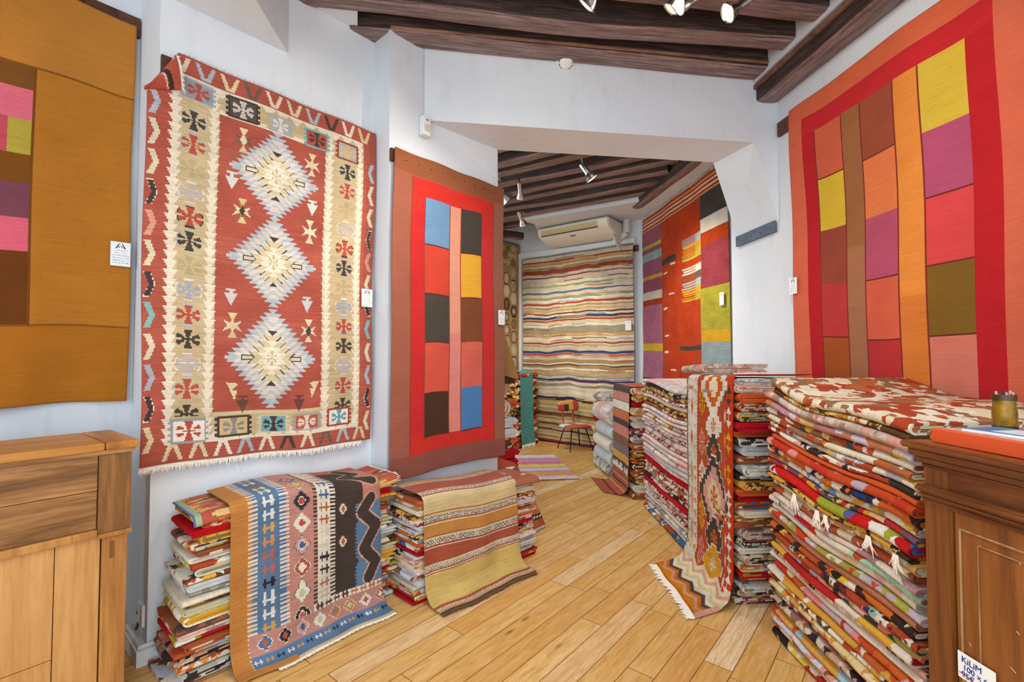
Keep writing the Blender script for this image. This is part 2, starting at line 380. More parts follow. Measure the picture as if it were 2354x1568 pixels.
def grid_mesh(name, P, thick, W=None, nrm=None, mat=None, parent=None, keep=None, uvs=(1., 1.), smooth=True):
    """P: (ny+1, nx+1, 3) points of the front face; thick closed at the rim; W: Weave giving each cell its colour"""
    ny, nx = P.shape[0]-1, P.shape[1]-1
    if nrm is None:
        du = np.gradient(P, axis=1); dv = np.gradient(P, axis=0); nn = np.cross(du, dv)
        nn /= np.maximum(np.linalg.norm(nn, axis=2, keepdims=True), 1e-9)
    else: nn = np.zeros_like(P)+np.array(nrm)
    Q = P-nn*thick
    V = np.concatenate([P.reshape(-1, 3), Q.reshape(-1, 3)])
    idx = np.arange((ny+1)*(nx+1)).reshape(ny+1, nx+1); M = (ny+1)*(nx+1)
    f = np.stack([idx[:-1, :-1], idx[1:, :-1], idx[1:, 1:], idx[:-1, 1:]], -1).reshape(-1, 4)
    b = np.stack([idx[:-1, :-1], idx[:-1, 1:], idx[1:, 1:], idx[1:, :-1]], -1).reshape(-1, 4)+M
    fc = np.arange(ny*nx)
    kp = np.ones((ny, nx), bool) if keep is None else keep
    kk = kp.reshape(-1); f, b, fc = f[kk], b[kk], fc[kk]
    rim = []; rc = []
    pad = np.zeros((ny+2, nx+2), bool); pad[1:-1, 1:-1] = kp
    for (dy, dx, e) in ((-1, 0, 't'), (1, 0, 'b'), (0, -1, 'l'), (0, 1, 'r')):
        edge = kp & ~pad[1+dy:ny+1+dy, 1+dx:nx+1+dx]
        ys, xs = np.nonzero(edge)
        if e == 't': a0, a1 = idx[ys, xs+1], idx[ys, xs]
        elif e == 'b': a0, a1 = idx[ys+1, xs], idx[ys+1, xs+1]
        elif e == 'l': a0, a1 = idx[ys, xs], idx[ys+1, xs]
        else: a0, a1 = idx[ys+1, xs+1], idx[ys, xs+1]
        rim.append(np.stack([a1, a0, a0+M, a1+M], -1)); rc.append(ys*nx+xs)
    FF = np.concatenate([f, b]+rim); cidx = np.concatenate([fc, fc]+rc)
    me = bpy.data.meshes.new(name)
    me.vertices.add(len(V)); me.vertices.foreach_set('co', V.astype(np.float32).ravel())
    nf = len(FF); me.loops.add(nf*4); me.loops.foreach_set('vertex_index', FF.astype(np.int32).ravel())
    me.polygons.add(nf); me.polygons.foreach_set('loop_start', np.arange(0, nf*4, 4, dtype=np.int32))
    me.polygons.foreach_set('use_smooth', np.full(nf, smooth, bool))
    uvl = me.uv_layers.new(name='UVMap')
    gy, gx = np.mgrid[0:ny+1, 0:nx+1]; U = np.stack([gx/nx*uvs[0], gy/ny*uvs[1]], -1).reshape(-1, 2); U = np.concatenate([U, U+3.])
    uvl.data.foreach_set('uv', U[FF.ravel()].astype(np.float32).ravel())
    if W is not None:
        ca = me.color_attributes.new('weave', 'FLOAT_COLOR', 'CORNER')
        cc = W.a.reshape(-1, 3)[cidx]; cc = np.concatenate([cc, np.ones((nf, 1))], 1); cc = np.repeat(cc, 4, 0)
        ca.data.foreach_set('color', cc.astype(np.float32).ravel())
    me.update(); me.validate()
    # drop loose verts
    if keep is not None:
        bm = bmesh.new(); bm.from_mesh(me); bmesh.ops.delete(bm, geom=[v for v in bm.verts if not v.link_faces], context='VERTS'); bm.to_mesh(me); bm.free()
    return link(name, me, mat, parent)

def fringe(name, pts, drop, mat, parent, n, ln, r=.0016, spread=.4, kn=2):
    """fringe: n thin yarn tufts starting along the polyline pts and running along drop"""
    pts = [Vector(p) for p in pts]; L = [0]
    for a, b in zip(pts, pts[1:]): L.append(L[-1]+(b-a).length)
    verts, faces = [], []
    dr = Vector(drop).normalized(); al = (pts[-1]-pts[0]).normalized(); up = dr.cross(al).normalized()
    for i in range(n):
        t = L[-1]*(i+.5)/n; k = max(j for j in range(len(L)-1) if L[j] <= t)
        p = pts[k].lerp(pts[k+1], (t-L[k])/max(1e-6, L[k+1]-L[k]))
        l = ln*random.uniform(.65, 1.1); sd = al*random.uniform(-spread, spread)
        q1 = p+dr*l*.5+sd*l*.3+up*random.uniform(-1, 1)*l*.06; q2 = p+dr*l+sd*l+up*random.uniform(-1, 1)*l*.1
        base = len(verts)
        for q, rr in ((p, r*1.6), (q1, r*1.4), (q2, r*.5)):
            for c in range(4):
                a = math.pi/2*c; verts.append(q+al*math.cos(a)*rr*1.5+up*math.sin(a)*rr)
        for s_ in (0, 4):
            for c in range(4): faces.append((base+s_+c, base+s_+(c+1) % 4, base+s_+4+(c+1) % 4, base+s_+4+c))
        faces.append((base+8, base+9, base+10, base+11)); faces.append((base+3, base+2, base+1, base))
    return link(name, meshfrom(name, verts, faces), mat, parent)
# ================================================================ THE ROOM
M_PL = mat_plaster(); M_FL = mat_floor(); M_BEAM = mat_beam('dark_timber', ['#1a1211', '#352523', '#584440', '#80686a'], .35); M_BEAMU = mat_beam('pale_timber_underside', ['#3e302e', '#7f645f', '#a88c88', '#ccb6b4'], .55)
PA = (-1.857, 2.454); dA = unit((.87, 1)); nA = (-dA[1], dA[0])          # nA points out of the room
A2 = (-1.012, 3.425); B0 = (-.864, 3.296); dB = unit((.9, 1)); nB = (-dB[1], dB[0]); B2 = (-.125, 4.117)
AJ = (PA[0]+nA[0]*.45, PA[1]+nA[1]*.45)
HR = (2.23, 3.915); dR = unit((-.1028, 1)); nR = (dR[1], -dR[0])         # nR points into the wall
def RW(Y, off=0.): return (2.6325-.1028*Y+off, Y)                        # right wall line
def RB(Y): return (2.8695-.1028*Y, Y)                                    # back room's right wall
CB = (2.095, 7.534); dK = unit((-1.31, 1)); CL = (.125, 9.04)
ZC = 4.06

def prism(name, foot, z0, z1, mat=None, kind='structure', parent=None):
    mb = MB(); mb.poly([(p[0], p[1], z0) for p in foot], (0, 0, z1-z0))
    o = mb.build(name, mat or M_PL, parent)
    if kind: o['kind'] = kind
    return o
def off(p, d, k): return (p[0]+d[0]*k, p[1]+d[1]*k)

fl = MB(); fl.poly([(-6, -2.2, -.08), (4, -2.2, -.08), (4, 10.5, -.08), (-6, 10.5, -.08)], (0, 0, .08))
tag(fl.build('floor', M_FL), kind='structure')
wl = prism('wall_left', [PA, A2, off(A2, nA, .45), off(PA, nA, .45)], 0, ZC)
AE = off(AJ, dA, -3.2)
prism('wall_alcove', [off(AJ, dA, .1), off(off(AJ, dA, .1), nA, .15), off(AE, nA, .15), AE], 0, ZC)
prism('wall_doorway', [B0, B2, off(B2, nB, .197), A2], 0, ZC)
prism('wall_right', [RW(-1.2), RW(4.63), (2.6, 4.63), (2.95, -1.2)], 0, ZC)
prism('wall_right_back', [RB(4.66), CB, off(CB, (1, .2), .3), (2.8, 4.66)], 0, ZC)
prism('wall_back', [CB, CL, off(CL, (.6, .8), .2), off(CB, (.6, .8), .3)], 0, ZC)
CL2 = off(CL, dB, -1.9)
prism('wall_back_left', [CL, CL2, off(CL2, nB, .15), off(CL, nB, .15)], 0, ZC)
hd = MB(); hd.poly([(-.66, 3.513, 3.315), (2.232, 3.921, 3.315), (2.19, 4.345, 3.315), (-.185, 4.02, 3.315)], (0, 0, ZC-3.315))
tag(hd.build('wall_header', M_PL), kind='structure')
# ceiling slabs
prism('ceiling', [(-5, -1.2), (2.9, -1.2), (2.7, 4.2), (-2.6, 4.2), (-5, 1.)], ZC, ZC+.1)
prism('ceiling_back', [(-2.6, 4.2), (2.7, 4.2), (2.7, 9.6), (-2.6, 9.6)], ZC, ZC+.1)
# corbels under the header
def corbel(name, pts, faces):
    me = meshfrom(name, pts, faces); o = link(name, me, M_PL); o['kind'] = 'structure'; return o
f1 = Vector((2.005, 3.886, 3.32)); f2 = Vector((2.229, 3.918, 3.32)); f3 = Vector((2.226, 3.918, 2.66))
b1 = Vector((1.86, 4.33, 3.32)); b2 = Vector((2.19, 4.49, 3.32)); b3 = Vector((2.168, 4.50, 2.63)); 
corbel('trim_1', [f1, f2, f3, b1, b2, b3], [(0, 2, 1), (3, 4, 5), (0, 1, 4, 3), (1, 2, 5, 4), (0, 3, 5, 2)])
g1 = Vector((-.655, 3.52, 3.32)); g2 = Vector((-.20, 3.985, 3.32)); g3 = Vector((-.13, 4.105, 3.08)); g4 = Vector((-.13, 4.105, 3.32)); g5 = Vector((-.19, 4.10, 3.32))
corbel('trim_2', [g1, g2, g4, g3, Vector((-.70, 3.55, 3.32)), Vector((-.20, 4.14, 3.08)), Vector((-.2, 4.14, 3.32)), Vector((-.125, 4.03, 3.32))],
       [(0, 3, 7), (7, 3, 2), (0, 7, 2, 6, 4), (0, 4, 5, 3), (3, 5, 6, 2), (4, 6, 5)])
# dropped plaster bulkhead high on the left wall
Pb = vpl(663, 126, PA, dA)
prism('trim_3', [(Pb.x, Pb.y), PA, (-1.62, 1.5), (Pb.x+.10, Pb.y-1.17)], 3.462, ZC)
# plaster between the joists in the left corner
# skirting plinth on the left wall
pl0 = (-1.84, 2.40); 
pb = MB()
pe = off(pl0, dA, .3)
fp = [off(PA, dA, -.0), off(PA, dA, 1.27), off(off(PA, dA, 1.27), nA, -.045), off(off(PA, dA, -.05), nA, -.045), off(off(PA, dA, -.05), nA, .30), off(PA, nA, .30)]
pb.poly([(p[0], p[1], .0) for p in fp], (0, 0, .075))
tag(pb.build('baseboard_left', simple('painted_skirting', '#dfe5e8', .5)), kind='structure')
rl = MB()
q0 = off(off(PA, dA, -.03), nA, -.02); q1 = off(off(PA, dA, 1.2), nA, -.012); q2 = off(off(PA, dA, -.03), nA, .28)
rl.tube((q0[0], q0[1], .085), (q1[0], q1[1], .085), .011); rl.tube((q0[0], q0[1], .085), (q2[0], q2[1], .085), .011)
tag(rl.build('trim_4', simple('painted_pipe', '#dcdcd6', .45), smooth=True), kind='structure')

# ---------------------------------------------------------------- beams
def beam(name, p, q, w, h, seed, amp=.012, mat=None, seg=70, label=None):
    """old timber from p to q (bottom centre line), w wide, h tall, worn and a little crooked"""
    p = Vector(p); q = Vector(q); ax = (q-p); L = ax.length; ax.normalize(); sd = ax.cross(Vector((0, 0, 1))).normalized()
    prof = []
    nb = 5
    for i in range(nb): prof.append((-w/2+w*i/nb, 0))
    for i in range(nb): prof.append((w/2, h*i/nb))
    for i in range(nb): prof.append((w/2-w*i/nb, h))
    for i in range(nb): prof.append((-w/2, h-h*i/nb))
    n = len(prof); V = []; UV = []
    for i in range(seg+1):
        t = i/seg; c = p+ax*(L*t)
        bow = math.sin(t*5+seed)*amp*.9+math.sin(t*11+seed*2)*amp*.35
        for j, (a, b) in enumerate(prof):
            rr = .0
            if j % nb == 0: a *= .93; b = b+(.012 if b < h/2 else -.012)
            d = mnoise.noise(Vector((t*L*1.7+seed*3, a*6, b*6)))*amp*1.3+mnoise.noise(Vector((t*L*9+seed, a*14, b*14)))*amp*.35
            k = 1+d/max(w, h)*1.6
            zz = b*k+(bow if b < h*.5 else 0)
            V.append(c+sd*(a*k+bow*.5)+Vector((0, 0, zz)))
    faces = []
    for i in range(seg):
        for j in range(n): faces.append((i*n+j, i*n+(j+1) % n, (i+1)*n+(j+1) % n, (i+1)*n+j))
    faces.append(tuple(range(n))[::-1]); faces.append(tuple(range(seg*n, seg*n+n)))
    me = meshfrom(name, V, faces, True); uvl = me.uv_layers.new(name='UVMap')
    per = 2*(w+h)
    for pl in me.polygons:
        js = [me.loops[l].vertex_index % n for l in pl.loop_indices]; wrap = (0 in js and n-1 in js)
        pl.material_index = 1 if (len(js) == 4 and max(js) <= nb and not wrap) else 0  # bottom faces take the paler timber, all others the darker
        for l in pl.loop_indices:
            vi = me.loops[l].vertex_index; i, j = divmod(vi, n)
            jj = j+n if (wrap and j == 0) else j
            uvl.data[l].uv = (i/seg*L+seed*5.1, jj/n*per+seed*1.7)
    try: me.set_sharp_from_angle(angle=math.radians(55))
    except Exception: pass
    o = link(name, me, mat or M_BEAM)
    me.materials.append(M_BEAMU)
    bm = bmesh.new(); bm.from_mesh(me); bmesh.ops.recalc_face_normals(bm, faces=bm.faces[:]); bm.to_mesh(me); bm.free()
    tag(o, kind='structure'); return o
hx = unit((7.085, 1))
def jl(Yat0, x): return Yat0+x*.1411     # joists run parallel to the header
# front room joists (Y of the centre line at X=0)
for i, (yc, w, x0, x1) in enumerate(((3.512, .20, -1.15, 2.03), (3.185, .16, -1.75, 2.05), (2.86, .17, -2.0, 2.1), (2.53, .16, -2.1, 2.1),
                                     (2.2, .17, -2.4, 2.15), (1.87, .16, -2.7, 2.2), (1.5, .17, -3.0, 2.2), (1.1, .17, -3.3, 2.25), (.6, .17, -3.8, 2.3))):
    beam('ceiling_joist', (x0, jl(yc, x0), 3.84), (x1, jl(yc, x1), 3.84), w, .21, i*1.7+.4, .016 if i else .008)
bd = MB(); a_ = Vector((-.86, jl(3.41, -.86), 3.87)); b_ = Vector((2.03, jl(3.41, 2.03), 3.87))
bd.tube(a_, b_, .013, n=10); tag(bd.build('trim_5', mat_wood('batten_wood', ['#4a2e22', '#8b6350', '#a67f6a'], 'x')), kind='structure')
# beam along the right wall
p0 = RW(3.90, -.105); p1 = RW(-.5, -.105)
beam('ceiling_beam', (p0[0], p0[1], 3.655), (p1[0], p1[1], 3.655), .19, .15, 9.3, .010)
bt = MB(); bt.box(((p0[0]+p1[0])/2-.105, (p0[1]+p1[1])/2, 3.775), (.02, 4.4, .035), rz=-math.atan2(-.1028, 1) if False else math.atan2(.1028, 1))
tag(bt.build('trim_6', MAT['batten_wood']), kind='structure')
# plaster infill over that beam and in the left corner
prism('trim_7', [off(RW(3.9), nR, -.215), off(RW(-.5), nR, -.215), RW(-.5), RW(3.9)], 3.815, ZC)
i0 = zpl(731, 17, 3.862); i1 = zpl(822, 66, 3.862); i2 = zpl(822, 22, 3.862)
prism('trim_8', [(i0.x-.02, i0.y+.02), (i1.x-.03, i1.y+.03), (i1.x, i1.y), (i2.x, i2.y), (i0.x, i0.y)], 3.862, ZC)

# back room: joists, soffit, beam
jd = unit((-1.7, 1)); jn = (jd[1], -jd[0])
last = zpl(1465, 456, 3.76)
for i in range(9):
    c = off((last.x, last.y), (jn[0], jn[1]), -.0)
    o_ = -(.08+.315*i)
    c = (last.x-(-jd[1])*0+(-jd[1]*-1)*0, last.y)
    nrm = (-.507, -.862)                      # towards the camera, square to the joists
    c = (last.x+nrm[0]*(.08+.315*i), last.y+nrm[1]*(.08+.315*i))
    k0 = min(.25+.17*i, (c[1]-4.42)/.507)
    e0 = off(c, jd, -k0); e1 = off(c, jd, 3.2)
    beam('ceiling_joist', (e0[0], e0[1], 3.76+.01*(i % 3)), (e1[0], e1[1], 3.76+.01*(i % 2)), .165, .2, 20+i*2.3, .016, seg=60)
s0 = (last.x+.03, last.y+.03); s1 = off(s0, jd, 1.9)
prism('trim_9', [off(s0, jd, -.5), s1, off(s1, (.75, .66), .28), (.55, 8.77), (2.15, 7.6)], 3.722, ZC)
for i in range(2):
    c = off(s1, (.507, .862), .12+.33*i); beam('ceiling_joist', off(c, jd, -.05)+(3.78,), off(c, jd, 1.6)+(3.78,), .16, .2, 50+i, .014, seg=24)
e0 = zpl(1148, 545, 3.6); e1 = zpl(1200, 552, 3.6)
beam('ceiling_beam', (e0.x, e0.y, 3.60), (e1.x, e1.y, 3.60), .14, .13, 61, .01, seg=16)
be = (1.84, 6.91)
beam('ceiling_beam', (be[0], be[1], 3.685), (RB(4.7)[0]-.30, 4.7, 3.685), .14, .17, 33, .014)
prism('trim_10', [(1.915, 6.91), RB(6.91), RB(4.68), (RB(4.68)[0]-.225, 4.68)], 3.70, ZC)
# white framing around the striped rug on the back wall
def onK(px, py, o=0.):
    """point of the back wall seen at a pixel, o metres into the room"""
    nk = (-.607, -.795); p = off(CB, nk, o); return vpl(px, py, p, dK)
M_TRIM = simple('white_trim', '#e6e8ec', .5)
def strip(name, a, b, w, t, nrm, mat=M_TRIM, kind='structure'):
    """flat board between two wall points, w wide, t proud of the wall"""
    a = Vector(a); b = Vector(b); ax = (b-a).normalized(); nv = Vector((nrm[0], nrm[1], 0)).normalized(); sd = ax.cross(nv).normalized()
    mb = MB(); mb.poly([a-sd*w/2, a+sd*w/2, b+sd*w/2, b-sd*w/2], nv*t); o = mb.build(name, mat)
    if kind: o['kind'] = kind
    return o
nK = (-.607, -.795)
strip('trim_11', onK(1190, 593), onK(1462, 557), .12, .06, nK); strip('trim_12', onK(1196, 590), onK(1196, 1008), .13, .05, nK)
strip('trim_13', onK(1188, 590), onK(1188, 1006), .03, .09, nK)
# ================================================================ RUGS ON THE WALLS
M_CL = mat_cloth('woven_wool', abrash=.09); M_CL2 = mat_cloth('woven_wool_abrash', abrash=.17, sat=.93); M_CL4 = mat_cloth('streaky_wool', abrash=.20, sat=1.04); M_CL3 = mat_cloth('patchwork_wool', abrash=.085, sat=.98); M_PILE = mat_cloth('knotted_pile', abrash=.22, sat=1.)
M_YARN = simple('cream_yarn', '#efe9dc', .95, spec=.05); M_YARND = simple('brown_yarn', '#6d5138', .95, spec=.05); M_YARNG = simple('grey_yarn', '#b9b2a8', .95, spec=.05)
M_RAIL = mat_wood('rail_wood', ['#3c2118', '#5a3424', '#7a4a33'], 'x', .8); M_PAPER = simple('paper', '#f4f6f8', .7); M_INK = simple('ink', '#3a4048', .8)

def hung(name, label, W, P, d, n_in, sL, sR, zT, zB, o=.035, corners=None, mat=None, ripple=.008, keep=None, ph=0., low=.0):
    """a rug hanging on the wall P + s*d, proud by o into the room (n_in); corners = [(s,z) TL, TR, BR, BL]"""
    ny, nx = W.ny, W.nx
    if corners is None: corners = [(sL, zT), (sR, zT), (sR, zB), (sL, zB)]
    (tl, tr, br, bl) = [np.array(c, float) for c in corners]
    u = np.linspace(0, 1, nx+1)[None, :, None]; v = np.linspace(0, 1, ny+1)[:, None, None]
    S = (tl*(1-u)+tr*u)*(1-v)+(bl*(1-u)+br*u)*v
    s, z = S[..., 0], S[..., 1]; U = u[..., 0]+0*s; V = v[..., 0]+0*s
    s = s+np.sin(V*9+ph)*.004*(np.abs(U-.5)*2)**2*(W.w)
    z = z+np.sin(U*7+ph*2)*.006*(V)+np.sin(U*17+ph)*.003
    if hasattr(W, 'wb'):
        am, sc_ = W.wb; ed = np.minimum(1, 12*np.minimum(np.minimum(U, 1-U), np.minimum(V, 1-V)))
        gx, gy = U*W.w*sc_, V*W.h*sc_
        z = z+ed*am*(np.sin(gx*3.1+1+gy*.9+ph)+.6*np.sin(gx*7.7+2-gy*1.3)+.3*np.sin(gx*15+.4+ph))
        s = s+ed*am*.7*(np.sin(gy*2.3+.5+gx*1.1+ph)+.5*np.sin(gy*6.1-gx))
    r = o+ripple*(.5+V*.9)*(np.sin(U*W.w*6.5+ph*3+V*1.1)+.5*np.sin(U*W.w*14+ph+V*2))+ripple*.5*np.sin(V*W.h*5+ph)+low*V**2
    r = np.maximum(r, .014)
    X = P[0]+d[0]*s+n_in[0]*r; Y = P[1]+d[1]*s+n_in[1]*r
    G = np.stack([X, Y, z], -1)
    ob = grid_mesh(name, G, .006, W, mat=mat or M_CL, keep=keep, uvs=(W.w, W.h))
    # make sure the coloured side faces the room: both sides carry the same cells, so it always does
    if label: tag(ob, label, 'rug')
    return ob, G

def price_tag(parent_label, P, d, n_in, s, z, w=.085, h=.12, o=.06, lines=6, rot=0.):
    """white paper price tag pinned to a rug, with its small printed mark and handwriting lines"""
    root = empty('price_tag', (P[0]+d[0]*s+n_in[0]*o, P[1]+d[1]*s+n_in[1]*o, z)); tag(root, parent_label, 'price tag', 'paper price tags pinned to the hung rugs')
    dd = Vector((d[0], d[1], 0)); nn = Vector((n_in[0], n_in[1], 0)); up = Vector((0, 0, 1))
    if dd.cross(up).dot(nn) < 0: dd = -dd
    if dd.x < 0 and False: dd = -dd
    def q(a, b, c=0.): 
        a, b = a*math.cos(rot)-b*math.sin(rot), a*math.sin(rot)+b*math.cos(rot)
        return dd*a+up*b+nn*c
    mb = MB(); mb.poly([q(-w/2, -h/2), q(w/2, -h/2), q(w/2, h/2), q(-w/2, h/2)], nn*.0012); mb.build('card', M_PAPER, root)
    mk = MB(); e = .0016
    t = h*.27
    for sg in (-1, 1):
        mk.poly([q(sg*.004, t+.022, .0013), q(sg*.008, t+.022, .0013), q(sg*.024, t-.006, .0013), q(sg*.016, t-.006, .0013)], nn*.0004)
        mk.poly([q(sg*.001, t+.010, .0013), q(sg*.004, t+.010, .0013), q(sg*.010, t-.003, .0013), q(sg*.006, t-.003, .0013)], nn*.0004)
    mk.build('printed_emblem', simple('emblem_ink', '#2c3a4c', .8), root)
    tx = MB()
    rr = random.Random(int(s*1000)+int(z*100))
    for i in range(lines):
        yy = t-.018-(h*.62)*(i)/lines
        x = -w*.40 if i > 1 else -w*.30
        lim = w*.42 if i > 1 else w*.30
        while x < lim:
            l = rr.uniform(.003, .009); hh = rr.uniform(.0012, .0030)
            tx.poly([q(x, yy, .0013), q(x+l, yy+rr.uniform(-.001, .001), .0013), q(x+l, yy+hh, .0013), q(x, yy+hh, .0013)], nn*.0003)
            x += l+rr.uniform(.0012, .004)
    tx.build('handwriting', M_INK, root)
    pn = MB(); pn.tube(q(0, h*.5-.004, .001), q(0, h*.5-.004, .005), .0022, n=8); pn.build('pin', simple('steel_pin', '#c0c4c8', .3, 1.), root)
    return root
def rail(label, P, d, n_in, s0, s1, z, h=.085, t=.022, nails=True, mat=None, zt=None):
    a = Vector((P[0]+d[0]*s0, P[1]+d[1]*s0, z)); b = Vector((P[0]+d[0]*s1, P[1]+d[1]*s1, z)); nv = Vector((n_in[0], n_in[1], 0)); up = Vector((0, 0, h/2))
    root = empty('hanging_rail', (a+b)/2); L0 = (a+b)/2
    mb = MB(); mb.poly([a-up-L0, a+up-L0, b+up-L0, b-up-L0], nv*t); mb.build('batten', mat or M_RAIL, root)
    if nails:
        nb = MB(); k = max(3, int((b-a).length/.07))
        for i in range(k):
            c = a.lerp(b, (i+.5)/k)-L0+Vector((0, 0, .012*(-1)**i))
            nb.tube(c+nv*t, c+nv*(t+.012)+Vector((0, 0, .006)), .0022, n=6)
        nb.build('nail_row', simple('iron_nail', '#4a3a36', .5, .8), root)['kind'] = 'stuff'
    tag(root, label, 'rail'); return root
def nin(n): return (-n[0], -n[1])
RED, CRM, TAN, DRK, BLU, PNK, LIL, GLD, TEAL = '#ab4c38', '#e2d6c0', '#c3ae83', '#4b423a', '#a9b7c0', '#d9bfb2', '#b9b0b6', '#cfae6b', '#6fa9a6'

# ---- the large red and tan medallion kilim on the left wall
AW, AH = 1.33, 2.17      # s -.065..1.265, z 3.13..0.96
def ax_(s): return s+.065
def ay_(z): return 3.13-z
W = Weave(AW, AH, .0062, RED)
W.rect(ax_(.045), ay_(3.02), ax_(1.165), ay_(1.055), TAN)
W.rect(ax_(.262), ay_(2.885), ax_(.89), ay_(1.215), '#a94a36')
for z in (2.7, 2.2, 1.75): W.rect(ax_(.262), ay_(z), ax_(.89), ay_(z-.16), '#b0523e')
# toothed white edges
per = .0485
for (x, sd, wd) in ((.045, -1, .012), (.062, 1, .022), (.232, -1, .0), (.245, 1, .022), (.905, -1, .022), (.925, 1, .016), (1.13, -1, .0), (1.145, 1, .022)):
    W.saw(ax_(x), sd, .024, per, ay_(3.02), ay_(1.055), CRM, wd)
W.rect(ax_(.262), ay_(2.905), ax_(.9), ay_(2.885), CRM); W.rect(ax_(.262), ay_(1.215), ax_(.9), ay_(1.195), '#cdbb95')
W.hzig(ay_(3.02), 1, .05, .085, ax_(.05), ax_(1.16), CRM, .005); W.hzig(ay_(1.06), -1, .055, .085, ax_(.05), ax_(1.16), CRM, .006)
# blossoms down both tan borders
seq = [DRK, '#b4432f', '#b8a47c', '#b3a9a9', '#b4432f', DRK, '#b5a07a', '#9fa6b0', '#b4432f', DRK, '#b9b0b4', '#b4432f', DRK]
sec = [BLU, BLU, TAN, '#d8cfc6', DRK, BLU, TAN, CRM, BLU, TAN, CRM, BLU, TAN]
for k_, c in enumerate(seq):
    z = 2.787-.1315*k_; hh = .118
    for cx, ww in ((.138, .125), (1.045, .125)):
        W.blossom(ax_(cx), ay_(z), ww, hh, sec[k_]); W.blossom(ax_(cx), ay_(z), ww*.9, hh*.86, c)
        W.rect(ax_(cx)-ww/2, ay_(z)-.004, ax_(cx)-ww*.25, ay_(z)+.004, TAN); W.rect(ax_(cx)+ww*.25, ay_(z)-.004, ax_(cx)+ww/2, ay_(z)+.004, TAN)
W.rect(ax_(.06), ay_(1.195), ax_(.23), ay_(1.16), TAN); W.rect(ax_(.97), ay_(1.195), ax_(1.13), ay_(1.16), TAN)
# framed blossoms in the top and bottom borders
def framed(s, z, w, h, fr, bgc, c):
    W.rect(ax_(s-w/2), ay_(z+h/2), ax_(s+w/2), ay_(z-h/2), fr)
    for i in range(4):
        yy = z+h/2-h*(i+.5)/4
        W.rect(ax_(s-w/2-.012), ay_(yy+.008), ax_(s-w/2), ay_(yy-.008), fr); W.rect(ax_(s+w/2), ay_(yy+.008), ax_(s+w/2+.012), ay_(yy-.008), fr)
    W.rect(ax_(s-w/2+.012), ay_(z+h/2-.010), ax_(s+w/2-.012), ay_(z-h/2+.010), bgc); W.blossom(ax_(s), ay_(z), w*.68, h*.82, c)
for t in ((.16, 2.955, .15, .115, '#9aa5b0', '#8f9aa6', '#b4432f'), (.385, 2.95, .16, .125, DRK, '#5a4f45', '#c9bcb6'), (.60, 2.94, .14, .105, '#b6ab92', '#a3adb6', '#e0d6cc'),
          (.83, 2.935, .15, .115, TEAL, '#b4432f', DRK), (1.045, 2.925, .15, .12, '#96402e', '#a6acb4', GLD)):
    framed(*t)
for t in ((.15, 1.118, .17, .125, '#9a9fa4', '#ece4d6', '#b4432f'), (.375, 1.13, .17, .115, DRK, '#d2b27a', '#8f8a88'), (.60, 1.13, .17, .11, '#cfc29b', '#6fa9ac', '#4a3e48'),
          (.80, 1.13, .16, .105, '#a79a92', '#b4503c', '#dccdb8'), (1.02, 1.135, .16, .115, '#a33c2c', '#ece4d6', '#5fa0a4')):
    framed(*t)
# three medallions
for (cz, hh) in ((2.618, .262), (2.098, .268), (1.522, .295)):
    cy = ay_(cz); cx = ax_(.582)
    W.rect(cx-.262, cy-.008, cx+.262, cy+.008, '#b9c4c8')
    W.sdiamond(cx, cy, .245, hh, [(1.0, '#aebcc4'), (.84, '#dccabd'), (.72, '#b7c3c6'), (.62, '#ded1c2')], 11)
    W.rect(cx-.175, cy-.014, cx+.175, cy+.014, DRK); W.rect(cx-.169, cy-.009, cx+.169, cy+.009, '#d8ccb2')
    W.sdiamond(cx, cy, .245, hh, [(.515, DRK), (.485, '#d3c39a'), (.31, '#e6dcc4'), (.17, '#f0e8d6')], 9)
    W.blossom(cx, cy, .06, .09, '#cdb98c')
# small stars and amulets in the field
for (s, z, c1, c2, c3) in ((.39, 2.775, '#dccfa6', '#c9bd90', '#6b5f52'), (.80, 2.76, '#d8c890', '#dcd0b2', '#dcd2bc'), (.395, 2.365, '#c9b878', '#cdbd88', '#d9ccae'), (.80, 2.33, '#dcd2a8', '#d8cca8', '#e0d6bc'),
                           (.355, 1.70, '#dfc88e', '#cdb98c', '#d8cdb4'), (.80, 1.70, '#d8ccb0', '#d9cdb0', '#d6cab0')):
    W.star(ax_(s), ay_(z), .10, .145, c1, c2, c3)
W.poly([(ax_(.395)-.016, ay_(2.365)), (ax_(.395), ay_(2.365)-.035), (ax_(.395)+.016, ay_(2.365)), (ax_(.395), ay_(2.365)+.035)], DRK)
W.poly([(ax_(.80)-.018, ay_(1.70)), (ax_(.80), ay_(1.70)-.035), (ax_(.80)+.018, ay_(1.70)), (ax_(.80), ay_(1.70)+.035)], DRK)
for (s, z, c) in ((.335, 2.53, '#cfd4d4'), (.81, 2.49, '#dcd8cc'), (.345, 1.865, '#c6c2c0'), (.79, 1.87, '#c0c4c6'), (.42, 1.255, '#6a4a3c'), (.75, 1.255, '#6a4038')):
    X0, Y0 = ax_(s), ay_(z); W.poly([(X0-.036, Y0-.02), (X0+.036, Y0-.02), (X0, Y0+.055)], c); W.rect(X0-.008, Y0-.035, X0+.008, Y0-.02, c); W.rect(X0-.026, Y0-.046, X0+.026, Y0-.034, c)
for (s, z, m_) in ((.36, 1.33, 1), (.845, 1.335, -1)):
    X0, Y0 = ax_(s), ay_(z); W.poly([(X0-.03*m_, Y0-.05), (X0+.035*m_, Y0-.04), (X0, Y0), (X0+.03*m_, Y0-.005), (X0+.015*m_, Y0+.055)], '#d9caa0')
